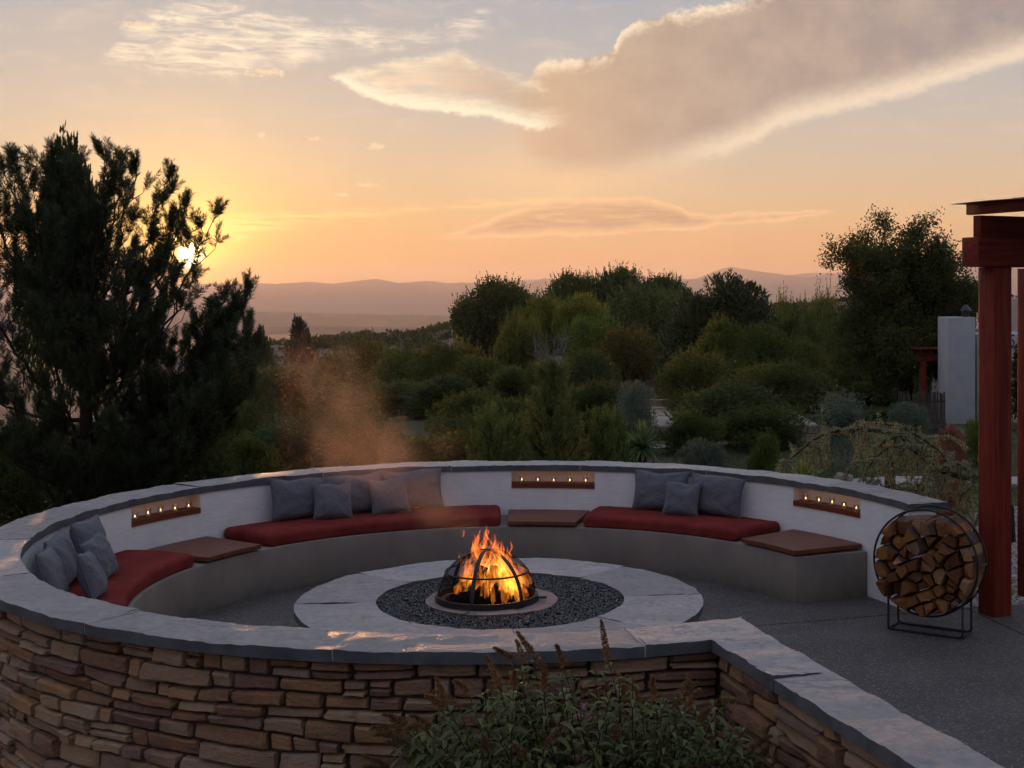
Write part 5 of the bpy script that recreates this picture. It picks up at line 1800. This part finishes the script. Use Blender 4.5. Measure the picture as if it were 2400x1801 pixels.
# big elm on the right: open branching crown with leaves in sprays
def elm(seed, tops):
    rs = np.random.default_rng(seed)
    m = MB(); tw = []
    m.tube([(0, 0, -.3), (.05, 0, 2.0), (0, .1, 4.0)], [.26, .2, .15], 9)

    def grow(p, d, L, r_, lev):
        n = 4; pts_ = [p]
        for i in range(n):
            d = (d + Vector((rs.normal(), rs.normal(), rs.normal() * .6)) * .16 + Vector((0, 0, .05))).normalized()
            pts_.append(pts_[-1] + d * L / n)
        m.tube(pts_, list(np.linspace(r_, r_ * .5, n + 1)), 5 if lev < 2 else 3, False)
        if lev >= 2:
            for q_ in pts_[1:]: tw.append((tuple(q_), tuple(d)))
        if lev < 4:
            for k_ in range(3 if lev < 3 else 2):
                o = Vector((rs.normal(), rs.normal(), rs.normal() * .7 + .25)).normalized()
                b = pts_[rs.integers(2, n + 1)]
                grow(b, (d * .70 + o * .9).normalized(), min(L * rs.uniform(.5, .66), 1.5), r_ * .5, lev + 1)
    for (x, y, z) in tops:
        v = Vector((x, y, z)); b = Vector((0, 0, 1.2 + .25 * z * .6))
        dd = (v - b); grow(b, dd.normalized(), dd.length * .56, .09, 0)
    P0 = np.array([t_[0] for t_ in tw]); D0 = np.array([t_[1] for t_ in tw])
    VL = []
    for k_ in range(20):
        n = len(P0)
        VL.append(kites(P0 + rs.normal(size=(n, 3)) * .15, D0 * .5 + rs.normal(size=(n, 3)) * .8, rs.uniform(.07, .12, n), rs.uniform(.035, .06, n), rs))
    cr_ = kite_mesh('elm_crown', VL); cr_.materials.append(M['leaf'])
    tm_ = m.mesh('elm_trunk', True, None); tm_.materials.append(M['tree_bark'])
    return tm_, cr_


p = at(2120, 1000, 40); zb = gh(p.x, 40) - .1
tops = []
for px, py, dy in ((2000, 520, 0), (2030, 560, 1.2), (2060, 600, -1.2), (1985, 640, .4), (2110, 530, .8), (2180, 480, -.5), (2220, 500, .9), (2270, 540, 0), (2150, 600, -1.6), (2000, 720, -1), (2250, 640, 1.3), (2060, 740, -1.6), (2140, 760, -2.0), (2220, 740, -1.8), (1995, 790, .5), (2300, 640, -.6), (2080, 850, -2), (2180, 850, -2.2), (2330, 740, 0), (2010, 850, -1)):
    q_ = at(px - 4, py + 42, 40 + dy); tops.append((q_.x - p.x, dy, q_.z - zb))
tm, cr = elm(5, tops)
plant('elm_tree', tm, cr, (p.x, 40, zb), (1, 1, 1), 0, 'large dark elm with ragged open crown behind the white chimney', 'tree', None, (.75, .72, .6))

# multi-stemmed silvery bush with bare pale stems
e = empty('multi_stem_shrub', at(1985, 1085, 26), 'silvery shrub on bare pale stems on the lawn at the right', 'shrub')
m = MB(); rs = np.random.default_rng(8)
b = at(1985, 1088, 26); Pb = []
for px, py in ((1950, 1000), (1965, 985), (1975, 1000), (1995, 985), (2000, 1010), (1940, 1020)):
    q_ = at(px, py, 26 + rs.uniform(-.3, .3))
    m.tube([b + Vector((rs.uniform(-.1, .1), 0, 0)), b.lerp(q_, .4) + Vector((rs.uniform(-.08, .08), 0, 0)), q_, q_ + Vector((rs.uniform(-.1, .1), 0, .25))], [.022, .016, .011, .005], 5, False)
    Pb.append(q_)
link('stems', m.mesh('stems', True, None), M['grey_bark'], e)
n = 5000
cc_ = np.array([tuple(q_ + Vector((rs.uniform(-.1, .1), rs.uniform(-.2, .2), rs.uniform(.0, .35)))) for q_ in Pb for _ in range(3)])
k_ = rs.integers(0, len(cc_), n)
P = cc_[k_] + rs.normal(size=(n, 3)) * .15
o = link('foliage', kite_mesh('foliage', [kites(P, rdir(n, rs) + np.array([0, 0, .4]), .075, .022, rs)]), M['silver_leaf'], e)
o.color = (.62, .7, .62, 1)

# bare grey twigs in front of the grove
e = empty('bare_shrub', at(1290, 870, 60), 'bare grey twiggy shrub among the junipers below the yellow cottonwoods', 'shrub')
m = MB(); rs = np.random.default_rng(18)
b = at(1290, 880, 60)
for k_ in range(26):
    q_ = at(rs.uniform(1245, 1335), rs.uniform(785, 850), 60 + rs.uniform(-.8, .8))
    mid = b.lerp(q_, .5) + Vector((rs.normal() * .15, 0, rs.normal() * .1))
    m.tube([b, mid, q_], [.03, .02, .008], 4, False)
    for _ in range(4):
        s_ = mid.lerp(q_, rs.uniform(.2, 1)); m.tube([s_, s_ + Vector((rs.normal() * .25, rs.normal() * .2, abs(rs.normal()) * .35))], [.012, .005], 3, False)
link('twigs', m.mesh('twigs', True, None), M['grey_bark'], e)

# ------------------------------------------------------------------ yuccas
def yucca(name, seed, n, L, W, th, lo_el):
    rs = np.random.default_rng(seed)
    V = []; F = []
    for i in range(n):
        a = rs.uniform(0, 6.283); e_ = R(rs.uniform(lo_el, 88)) if i % 4 else R(rs.uniform(lo_el - 15, 20))
        d = Vector((math.cos(a) * math.cos(e_), math.sin(a) * math.cos(e_), math.sin(e_)))
        s_ = Vector((-math.sin(a), math.cos(a), 0)); up_ = s_.cross(d) * -1
        l = L * rs.uniform(.75, 1.08); w = W * rs.uniform(.8, 1.2)
        b0 = len(V)
        for t_, ww in ((0.02, .7), (.3, 1.0), (.7, .62), (1.0, .03)):
            c = d * l * t_ + Vector((0, 0, th - .10 * l * t_ * t_ * math.cos(e_)))
            V += [tuple(c - s_ * w * ww), tuple(c - up_ * w * ww * .5), tuple(c + s_ * w * ww)]
        for k_ in range(3):
            F += [(b0 + 3 * k_, b0 + 3 * k_ + 1, b0 + 3 * k_ + 4, b0 + 3 * k_ + 3), (b0 + 3 * k_ + 1, b0 + 3 * k_ + 2, b0 + 3 * k_ + 5, b0 + 3 * k_ + 4)]
    cr_ = me_np(name, V, F); cr_.materials.append(M['bush_leaf'])
    m_ = MB(); m_.tube([(0, 0, -.05), (.01, 0, th * .5), (0, 0, th + .04)], [.075, .085, .07], 9)
    tm_ = m_.mesh(name + '_stem', True, None); tm_.materials.append(M['tree_bark'])
    return tm_, cr_


for px, py, Y, L, W, n, lo_el, lab, tint, sd_ in ((1505, 1046, 22, .47, .020, 170, -18, 'spiky yucca on a short trunk behind the wall beside the path', (1.6, 1.9, 1.4), 1),
                                         (1885, 1134, 18, .42, .016, 80, 25, 'yellow green yucca fan behind the wall above the right-hand cushion', (2.6, 2.6, 1.3), 2),
                                         (2085, 1075, 19.5, .50, .014, 70, 5, 'pale yucca tangled behind the drooping cedar branch', (2.6, 2.5, 1.5), 3)):
    p = at(px, py, Y); zb = gh(p.x, Y)
    tm, cr = yucca('yucca', sd_, n, L, W, max(.12, p.z - zb), lo_el)
    plant('yucca', tm, cr, (p.x, Y, zb), (1, 1, 1), 0, lab, 'yucca', 'yuccas behind the wall', tint, 'leaves', 'stem')

# ------------------------------------------------------------------ weeping cedar limb
e = empty('weeping_cedar', at(2345, 1260, 15.6), 'weeping blue cedar whose long drooping limb arches in from behind the post', 'tree')
m = MB(); rs = np.random.default_rng(28)
main = [(2372, 1270, 15.8), (2368, 1190, 15.8), (2330, 1135, 15.7), (2297, 1124, 15.6), (2235, 1113, 15.6), (2190, 1098, 15.7), (2165, 1072, 15.8), (2143, 1046, 15.8), (2110, 1024, 15.8), (2075, 1012, 15.9), (2030, 1008, 16), (1980, 1008, 16), (1935, 1016, 16.1), (1900, 1036, 16.1), (1872, 1060, 16.1), (1846, 1082, 16.1)]
subs = [[(2165, 1072, 15.8), (2120, 1046, 15.6), (2080, 1050, 15.5), (2050, 1075, 15.4), (2030, 1105, 15.4), (2022, 1128, 15.4)],
        [(2235, 1113, 15.6), (2205, 1060, 15.9), (2160, 1028, 16.1), (2110, 1000, 16.2), (2060, 992, 16.2), (2010, 1000, 16.2)],
        [(2297, 1124, 15.6), (2250, 1090, 15.4), (2215, 1096, 15.3), (2180, 1120, 15.2), (2160, 1150, 15.2)],
        [(2143, 1046, 15.8), (2110, 1060, 15.7), (2095, 1100, 15.7), (2090, 1140, 15.7)],
        [(2190, 1098, 15.7), (2170, 1120, 15.6), (2150, 1150, 15.6), (2140, 1190, 15.6)],
        [(2297, 1124, 15.6), (2280, 1140, 15.3), (2255, 1160, 15.2), (2240, 1200, 15.2)],
        [(2330, 1135, 15.7), (2310, 1170, 15.2), (2285, 1230, 15.1), (2270, 1290, 15.1)],
        [(2110, 1024, 15.8), (2080, 1030, 15.6), (2055, 1050, 15.5), (2045, 1085, 15.5)]]
SPn, SDn = [], []


def strand(pts_, r0, r1):
    pts_ = [Vector(q_) for q_ in pts_]
    m.tube(pts_, list(np.linspace(r0, r1, len(pts_))), 6, False)
    for a_, b_ in zip(pts_, pts_[1:]):
        n_ = max(2, int((b_ - a_).length / .035))
        for i in range(n_):
            SPn.append(tuple(a_.lerp(b_, i / n_))); SDn.append(tuple((b_ - a_).normalized()))


def dense(l): return [at(*q_) for q_ in l]


mp = dense(main)
strand(mp, .045, .010)
allp = list(mp[4:])
for s_ in subs:
    q_ = dense(s_); strand(q_, .020, .007); allp += q_[1:]
for q_ in allp:
    for _ in range(3):
        a_ = Vector(q_) + Vector((rs.normal() * .05, rs.normal() * .1, 0))
        l = rs.uniform(.12, .42)
        sx_ = rs.normal() * .12
        strand([a_, a_ + Vector((sx_, rs.normal() * .08, -.15 * l + .05)), a_ + Vector((sx_ * 1.5, rs.normal() * .08, -l * .6)), a_ + Vector((sx_ * 1.7, rs.normal() * .08, -l))], .006, .002)
for q_ in allp[::2]:
    a_ = Vector(q_); d = Vector((rs.normal() * .7 - .3, rs.normal() * .4, 1)).normalized()
    strand([a_, a_ + d * .09, a_ + d * .17], .006, .002)
link('branches', m.mesh('branches', True, None), M['tree_bark'], e)
SPn, SDn = np.array(SPn), np.array(SDn)
VL = []
for k_ in range(16):
    n = len(SPn); d = unit(rdir(n, rs) + SDn * .35)
    VL.append(kites(SPn + rs.normal(size=(n, 3)) * .006, d, rs.uniform(.030, .055, n), .0085, rs))
o = link('needles', kite_mesh('needles', VL), M['cedar_needle'], e)
o.color = (1.9, 1.85, 1.45, 1)

# ------------------------------------------------------------------ rocks
def rock(name, c, d, seed, mat, lab, cat, amp=.22, flat=.0):
    bm = bmesh.new(); bmesh.ops.create_icosphere(bm, subdivisions=3, radius=1.0)
    for v in bm.verts:
        p_ = v.co.normalized()
        k_ = 1 + amp * mnoise.fractal((p_.x * 1.3 + seed, p_.y * 1.3, p_.z * 1.3), 1.0, 2.0, 4)
        b_ = max(abs(p_.x), abs(p_.y), abs(p_.z))
        q_ = p_.lerp(p_ / b_, flat) * k_
        v.co = Vector((q_.x * d[0], q_.y * d[1], q_.z * d[2]))
    me_ = bpy.data.meshes.new(name); bm.to_mesh(me_); bm.free()
    me_.polygons.foreach_set('use_smooth', np.ones(len(me_.polygons), bool)); me_.set_sharp_from_angle(angle=R(28))
    o_ = link(name, me_, M[mat], label=lab, cat=cat); o_.location = c
    return o_


p = at(2226, 1100, 20)
rock('standing_stone', (p.x, 20, .38), (.20, .20, .86), 14.0, 'red_rock', 'upright red rock standing on the lawn behind the cedar limb', 'rock', .34, .45)
p = at(1976, 1122, 22.5)
rock('boulder', (p.x, 22.5, p.z + .0), (.16, .13, .10), 9.0, 'boulder_stone', 'low tan boulder beside the path just above the wall cap', 'rock', .2, .2)
p = at(2140, 1170, 17)

# ------------------------------------------------------------------ path, gravel, far patio
def ribbon(pts_, w, z, name, mat):
    pts_ = [Vector(q_) for q_ in pts_]; L, Rr = [], []
    for i, q_ in enumerate(pts_):
        d = (pts_[min(i + 1, len(pts_) - 1)] - pts_[max(i - 1, 0)]).normalized(); n_ = Vector((-d.y, d.x))
        L.append(q_ + n_ * w / 2); Rr.append(q_ - n_ * w / 2)
    poly = L + Rr[::-1]
    m_ = MB(); k_ = len(pts_)
    for a_, b_ in zip(L, Rr): m_.v += [(a_.x, a_.y, gh(a_.x, a_.y) + z), (b_.x, b_.y, gh(b_.x, b_.y) + z), (a_.x, a_.y, gh(a_.x, a_.y) - .2), (b_.x, b_.y, gh(b_.x, b_.y) - .2)]
    for i in range(k_ - 1):
        o_ = i * 4; m_.f += [(o_, o_ + 1, o_ + 5, o_ + 4), (o_, o_ + 4, o_ + 6, o_ + 2), (o_ + 1, o_ + 3, o_ + 7, o_ + 5)]
    return link(name, m_.mesh(name), M[mat], kind='structure')


ribbon([(14, 24.2), (9, 24.6), (5.5, 24.7), (3.8, 23.9), (2.0, 22.3), (0.0, 20.8), (-2.0, 19.6)], 1.0, .055, 'path', 'path_concrete')
ribbon([(3.4, 31.0), (2.4, 30.7), (1.2, 30.1), (.2, 29.3), (-.8, 28.2)], .7, .055, 'path', 'path_concrete')
m = MB()
gp = [(3.5, 14.0), (13, 15), (13, 21.5), (6.6, 21.5), (5.0, 20.2), (3.9, 18.2)]
m.add([(x, y, -.245) for x, y in gp], [tuple(range(len(gp)))])
link('gravel_bed_ground', m.mesh('gravel_bed_ground'), M['pea_gravel'], kind='structure')
# loose stones on the gravel
n = 5200
P = np.stack([rng.uniform(3.6, 7.5, n), rng.uniform(14.2, 21.3, n), np.full(n, -.242)], 1)
J = oct_[None] * rng.uniform(.012, .030, (n, 1, 1)) * rng.uniform(.6, 1.2, (n, 1, 3))
V = (J + P[:, None]).reshape(-1, 3); F = (of[None] + (np.arange(n) * 6)[:, None, None]).reshape(-1, 3)
link('pea_gravel', me_np('pea_gravel', V, F), M['boulder_stone'], label='loose pale gravel on the ground between wall end and red post', cat='gravel', kind='stuff')

# grass blades on the lawn
n = 42000
gx, gy = rng.uniform(-1.5, 9.5, n), rng.uniform(17.5, 31, n)
gz = np.array([gh(a_, b_) for a_, b_ in zip(gx, gy)])
P = np.stack([gx, gy, gz], 1)
keep = ~((gx > 3.6) & (gy < 21.4))
P = P[keep]
rsg = np.random.default_rng(2)
o = link('grass', kite_mesh('grass', [kites(P, np.stack([rsg.normal(size=len(P)) * .5, rsg.normal(size=len(P)) * .5, np.ones(len(P))], 1), rsg.uniform(.04, .09, len(P)), .012, rsg)]), M['bush_leaf'],
         label='short green lawn grass behind the right half of the wall', cat='grass', kind='stuff')
o.color = (.75, .8, .6, 1)

ter = empty('flagstone_patio', at(1550, 1003, 31.8), 'far raised flagstone patio edged with low stone block walls', 'patio')
X0, X1, Y0, Y1 = -.4, 5.2, 31.7, 37.6
m = MB(); m.box(((X0 + X1) / 2, (Y0 + Y1) / 2, -.30), (X1 - X0, Y1 - Y0, .56))
link('bed', m.mesh('bed'), M['joint_earth'], ter)
fr_ = random.Random(6)
pts = [Vector((fr_.uniform(X0, X1), fr_.uniform(Y0, Y1))) for _ in range(62)]
for _ in range(3):
    pts = [p_ + sum(((p_ - q_) * (.02 / max(.05, (p_ - q_).length) ** 2) for q_ in pts if q_ is not p_ and (p_ - q_).length < 1.2), Vector((0, 0))) for p_ in pts]
    pts = [Vector((min(X1 - .1, max(X0 + .1, p_.x)), min(Y1 - .1, max(Y0 + .1, p_.y)))) for p_ in pts]
for i, p_ in enumerate(pts):
    poly = [Vector((X0 + .02, Y0 + .28)), Vector((X1 - .02, Y0 + .28)), Vector((X1 - .02, Y1 - .3)), Vector((X0 + .02, Y1 - .3))]
    for j, q_ in enumerate(pts):
        if i != j and len(poly) > 2:
            n_ = (p_ - q_).normalized(); poly = clip(poly, (p_ + q_) / 2 + n_ * .016, n_)
    if len(poly) > 2: link('flagstone', prism(poly, -.03, fr_.uniform(.004, .018)).mesh('flagstone'), M['flagstone'], ter)
for yy, zb_, rows_ in ((Y0 + .12, -.34, 2), (Y1 - .14, -.02, 1)):
    for rw in range(rows_):
        x = X0 - fr_.uniform(0, .3)
        while x < X1:
            w = fr_.uniform(.35, .75)
            m = MB(); hh = .185 if rows_ == 2 else .22
            m.box((0, 0, 0), (w - .015, .27, hh - .012)); o = link('block', m.mesh('block', True, 30, .012, 1), M['block_stone'], ter, False)
            o.matrix_local = Matrix.Translation(Vector((x + w / 2, yy + fr_.uniform(-.015, .015), zb_ + hh * (rw + .5))) - ter.location)
            x += w


def picket_fence(name, a, b, ztop, zbot, w, mat, lab, rs_, round_post=True):
    f = empty(name, (a[0], a[1], zbot), lab, 'fence')
    a, b = Vector(a), Vector(b); L = (b - a).length; n_ = int(L / w)
    for i in range(n_):
        p_ = a.lerp(b, (i + .5) / n_)
        h = ztop - zbot + rs_.uniform(-.05, .05)
        m_ = MB(); dx = rs_.uniform(-.02, .02)
        if round_post: m_.tube([(0, 0, 0), (dx * .5, 0, h * .5), (dx, 0, h)], [w * .5, w * .47, w * rs_.uniform(.3, .42)], 7)
        else: m_.box((0, 0, h / 2), (w * .93, .02, h))
        o_ = link('picket', m_.mesh('picket', True, 40), M[mat], f, False)
        o_.location = Vector((p_.x, p_.y + rs_.uniform(-.01, .01), zbot)) - f.location
    for z in (zbot + .25 * (ztop - zbot), zbot + .8 * (ztop - zbot)):
        m_ = MB(); d = (b - a).normalized(); c = (a + b) / 2
        m_.box((c.x, c.y + w * .75, z), (L, .035, .05), Matrix.Rotation(math.atan2(d.y, d.x), 3, 'Z'))
        link('rail', m_.mesh('rail'), M[mat], f)
    return f


zf = at(1500, 893, 42).z
picket_fence('plank_fence', (-.4, 42.0), (4.2, 42.2), zf, zf - 1.7, .12, 'brown_picket', 'brown plank fence beyond the far flagstone patio', random.Random(1), False)
a = at(2103, 922, 33); b = at(2222, 922, 33)
picket_fence('latilla_fence', (a.x, 33), (b.x, 33.2), a.z, gh(a.x, 33) - .1, .058, 'old_picket', 'dark fence of rough upright sticks beside the white chimney', random.Random(2), True)

# white stucco house with chimney
Yh = 36.0
hb = empty('stucco_house', at(2250, 1000, Yh), 'pale stucco house corner with square chimney behind the red post', 'house')


def hbox(name, px0, px1, yt, Y, dep, mat='stucco_house', bev=.02):
    a_, b_ = at(px0, yt, Y), at(px1, yt, Y)
    zb_ = gh(a_.x, Y) - .3
    m_ = MB(); m_.box(((a_.x + b_.x) / 2, Y + dep / 2, (a_.z + zb_) / 2), (b_.x - a_.x, dep, a_.z - zb_))
    return link(name, m_.mesh(name, True, 30, bev, 2), M[mat], hb)


hbox('chimney', 2222, 2286, 744, Yh, 1.1)
hbox('wall', 2290, 2700, 784, Yh + .35, 5.0)
hbox('wall', 2400, 2800, 700, Yh + 3.0, 5.0)
p = at(2263, 744, Yh + .5)
m = MB(); m.lathe([(0, .0), (.11, .0), (.11, .17), (.17, .19), (.05, .34), (0, .36)], (p.x, Yh + .5, p.z - .01), 12)
link('flue_cap', m.mesh('flue_cap', True, 40), M['dark_metal'], hb)

# far pergola
Yp = 37.6
a = at(2145, 830, Yp)
fp = empty('far_pergola', (a.x, Yp, -.6), 'small red timber pergola far off, left of the white chimney', 'pergola')
zt_ = at(2145, 846, Yp).z
beam('post', (at(2163, 0, Yp).x, Yp, (zt_ - .6) / 2), (.17, .17, zt_ + .6), 'pergola_post', fp, .006, Matrix.Identity(3))
beam('lower_beam', (a.x + 1.75, Yp, zt_ + .1), (3.5, .2, .22), 'pergola_beam', fp, .006, Matrix.Identity(3))
for k in range(9):
    beam('rafter', (a.x + .1 + .3 * k, Yp + .25, zt_ + .27), (.08, 1.0, .11), 'pergola_beam', fp, .006, Matrix.Identity(3))
beam('roof_sheet', (a.x + 1.7, Yp + .25, zt_ + .345), (3.6, 1.15, .03), 'pergola_beam', fp, .004, Matrix.Identity(3))

# flowering pot hanging behind the post
p = at(2392, 900, 14.4)
e = empty('hanging_plant', p, 'dark trailing plant with red blossoms behind the red post', 'plant')
n = 1500; P = np.array(tuple(p)) + rng.normal(size=(n, 3)) * np.array([.05, .06, .22])
o = link('leaves', kite_mesh('leaves', [kites(P, rng.normal(size=(n, 3)) + np.array([0, 0, -.8]), .06, .03, rng)]), M['bush_leaf'], e); o.color = (.5, .6, .5, 1)
P = np.array(tuple(p + Vector((0, -.06, -.12)))) + rng.normal(size=(40, 3)) * np.array([.03, .03, .12])
link('blossoms', kite_mesh('blossoms', [kites(P, rng.normal(size=(40, 3)), .03, .02, rng)]), M['flower_red'], e)

# scrub on the hill
hx = [q_[0] for q_ in HILL]; hy = [q_[1] for q_ in HILL]
VL = []; rs = np.random.default_rng(14)
for k in range(1100):
    px = rs.uniform(600, 2350); t_ = rs.uniform(.1, .5)
    Y = 205 + 125 * t_; yc = 205 + 125 * .45
    kk = math.sin(math.pi * min(1, t_ / .9))
    zt = ZCAM - (np.interp(px, hx, hy) - YHP) / FPX * yc
    z = -24 + (zt + 24) * max(0, kk) ** .8; x = (px - CXP) / FPX * yc
    s = rs.uniform(.7, 1.9); n = 64
    d = rdir(n, rs); d[:, 2] = np.abs(d[:, 2])
    P = np.array([x, Y, z - .2]) + d * s * np.array([1, 1, .85]) * rs.uniform(.55, 1, (n, 1))
    VL.append(kites(P, d + np.array([0, 0, .6]) + rs.normal(size=(n, 3)) * .4, .55, .4, rs))
o = link('juniper_scrub', kite_mesh('juniper_scrub', VL), M['leaf'], label='dark juniper scrub dotted over the far hillsides', cat='scrub', kind='stuff')
o.color = (.7, .7, .7, 1)

# ================================================================== butterfly bush in the foreground
bush = empty('butterfly_bush', (.05, 7.25, -.5), 'leafy butterfly bush with spent brown flower spikes in front of the stone wall', 'bush')
env = [(890, 1745), (930, 1668), (1000, 1612), (1070, 1592), (1120, 1560), (1210, 1505), (1300, 1492), (1400, 1500), (1480, 1535), (1560, 1590), (1640, 1565), (1720, 1572), (1765, 1650), (1800, 1790)]
rs = np.random.default_rng(9)
m = MB(); LP, LD, LL = [], [], []; plumes = []


def in_wall(v):
    if math.hypot(v.x - CX, v.y - CY) < 4.50: return True
    return (Vector((v.x, v.y)) - SL0).dot(LN) < .09 and v.x > .3


def stem(tip, plume, rad=.006):
    b = Vector((.05 + rs.normal() * .18 + .30 * tip.x, 7.15 + rs.normal() * .08, -.35))
    c = b.lerp(tip, .55) + Vector((rs.normal() * .06, -.03, .22))
    P_ = []
    for i in range(14):
        t_ = i / 13
        P_.append(b * (1 - t_) ** 2 + c * 2 * t_ * (1 - t_) + tip * t_ * t_)
    m.tube(P_, list(np.linspace(rad, .002, 14)), 4, False)
    for i in range(4, 13):
        d = (P_[i + 1] - P_[i]).normalized()
        o = d.orthogonal().normalized(); o = Matrix.Rotation(rs.uniform(0, 6.28), 3, d) @ o
        for s_ in (1, -1):
            LP.append(tuple(P_[i])); LD.append(tuple(o * s_ + d * .55)); LL.append(rs.uniform(.07, .135) * (1.15 - .35 * i / 13))
        if i > 8:
            o2 = d.cross(o)
            for s_ in (1, -1):
                LP.append(tuple(P_[i].lerp(P_[i + 1], .5))); LD.append(tuple(o2 * s_ + d * .6)); LL.append(rs.uniform(.05, .095))
    if plume: plumes.append((tip, (P_[-1] - P_[-2]).normalized()))


cnt = 0
while cnt < 250:
    px = rs.uniform(890, 1790); top = np.interp(px, [q_[0] for q_ in env], [q_[1] for q_ in env])
    py = top + 38 + rs.uniform(0, 1) ** 1.2 * (1840 - top) + rs.uniform(0, 22)
    tip = at(px, py, rs.uniform(6.75, 7.65))
    if in_wall(tip): continue
    cnt += 1
    stem(tip, rs.random() < .42)
for px, py, Y in ((1425, 1545, 7.2), (1250, 1535, 7.35), (1205, 1545, 7.3)):
    stem(at(px, py, Y), False, .007); plumes.append((at(px, py, Y), Vector(((0, 0, 1), (-.5, 0, .6), (-.8, 0, .35))[(1425, 1250, 1205).index(px)])))
link('stems', m.mesh('stems', True, None), M['tree_bark'], bush)
# arched leaves: three-segment blades
LP, LD, LL = np.array(LP), unit(np.array(LD)), np.array(LL)
n = len(LP)
side = unit(np.cross(LD, np.array([0, 0, 1.0]) + rs.normal(size=(n, 3)) * .25))
V = []
wf = (.0, .85, 1.0, .6, .0); dr = (0, .02, .10, .26, .50)
for t_, ww, dd in zip((0, .22, .5, .78, 1.0), wf, dr):
    c = LP + LD * (LL * t_)[:, None] * np.array([1, 1, 1]) - np.array([0, 0, 1.0]) * (LL * dd)[:, None]
    w = (LL * .15 * ww + .0008)[:, None]
    V.append(np.stack([c - side * w + np.array([0, 0, 1]) * w * .45, c, c + side * w + np.array([0, 0, 1]) * w * .45], 1))
V = np.stack(V, 1).reshape(-1, 3)
base = np.arange(n)[:, None] * 15
F = []
for k_ in range(4):
    F.append(base + np.array([3 * k_, 3 * k_ + 1, 3 * k_ + 4, 3 * k_ + 3])); F.append(base + np.array([3 * k_ + 1, 3 * k_ + 2, 3 * k_ + 5, 3 * k_ + 4]))
o = link('foliage', me_np('bush_foliage', V, np.concatenate(F), True), M['bush_leaf'], bush); o.color = (1.5, 1.4, 1.0, 1)
for i, (tip, d) in enumerate(plumes):
    L = rs.uniform(.13, .24); k_ = 320
    if i >= len(plumes) - 3: L, k_ = (.21, .15, .13)[i - len(plumes) + 3], 420
    dv = np.array(tuple(d)) + rs.normal(size=3) * .22 + np.array([0, 0, -.12 if i < len(plumes) - 3 else .02]); dv /= np.linalg.norm(dv)
    t_ = rs.uniform(0, 1, k_)
    curve_ = np.array([0, 0, -1.0])[None] * (t_ ** 2 * L * .28)[:, None] if i < len(plumes) - 3 else 0
    P = np.array(tuple(tip))[None] + dv[None] * (t_ * L)[:, None] + curve_
    rr_ = (.022 * (1 - t_ * .75))
    o_ = rdir(k_, rs)
    P = P + o_ * (rr_ * rs.uniform(.2, .6, k_))[:, None]
    link('flower_spike', kite_mesh('flower_spike', [kites(P, o_ + dv * .6, rr_ * .8 + .007, .007, rs)]), M['plume'], bush)
for px, py in ((1368, 1655), (1544, 1720), (1543, 1745)):
    p = at(px, py, 6.95)
    k_ = 40; P = np.array(tuple(p))[None] + rdir(k_, rs) * rs.uniform(.004, .016, (k_, 1))
    link('blossom', kite_mesh('blossom', [kites(P, rdir(k_, rs), .011, .009, rs, .7)]), M['flower_pink'], bush)

# ================================================================== smoke and haze
smoke = empty('smoke', (DX, DY, .9), 'thin orange smoke drifting left from the fire', 'smoke', kind='stuff')
for px, py, Y, sx_, sy_, sz_ in ((1095, 1245, 12.35, .22, .25, .26), (1040, 1205, 12.6, .34, .40, .36), (990, 1165, 13.2, .46, .5, .42), (880, 1120, 13.9, .70, .65, .55), (800, 1020, 14.6, .95, .8, .75), (745, 905, 15.4, .95, .8, .75), (960, 1040, 14.8, .80, .6, .45)):
    me = bpy.data.meshes.new('puff'); bm = bmesh.new(); bmesh.ops.create_icosphere(bm, subdivisions=3, radius=1.0); bm.to_mesh(me); bm.free()
    o = link('puff', me, M['smoke'], smoke, False)
    o.location = at(px, py, Y) - smoke.location; o.scale = (sx_, sy_, sz_)
m = MB(); m.box((0, 5300, 0), (26000, 13400, 400))
hz = link('haze', m.mesh('haze'), M['haze'], kind='stuff', label='warm evening haze over the valley', cat='haze')
hz.display_type = 'WIRE'
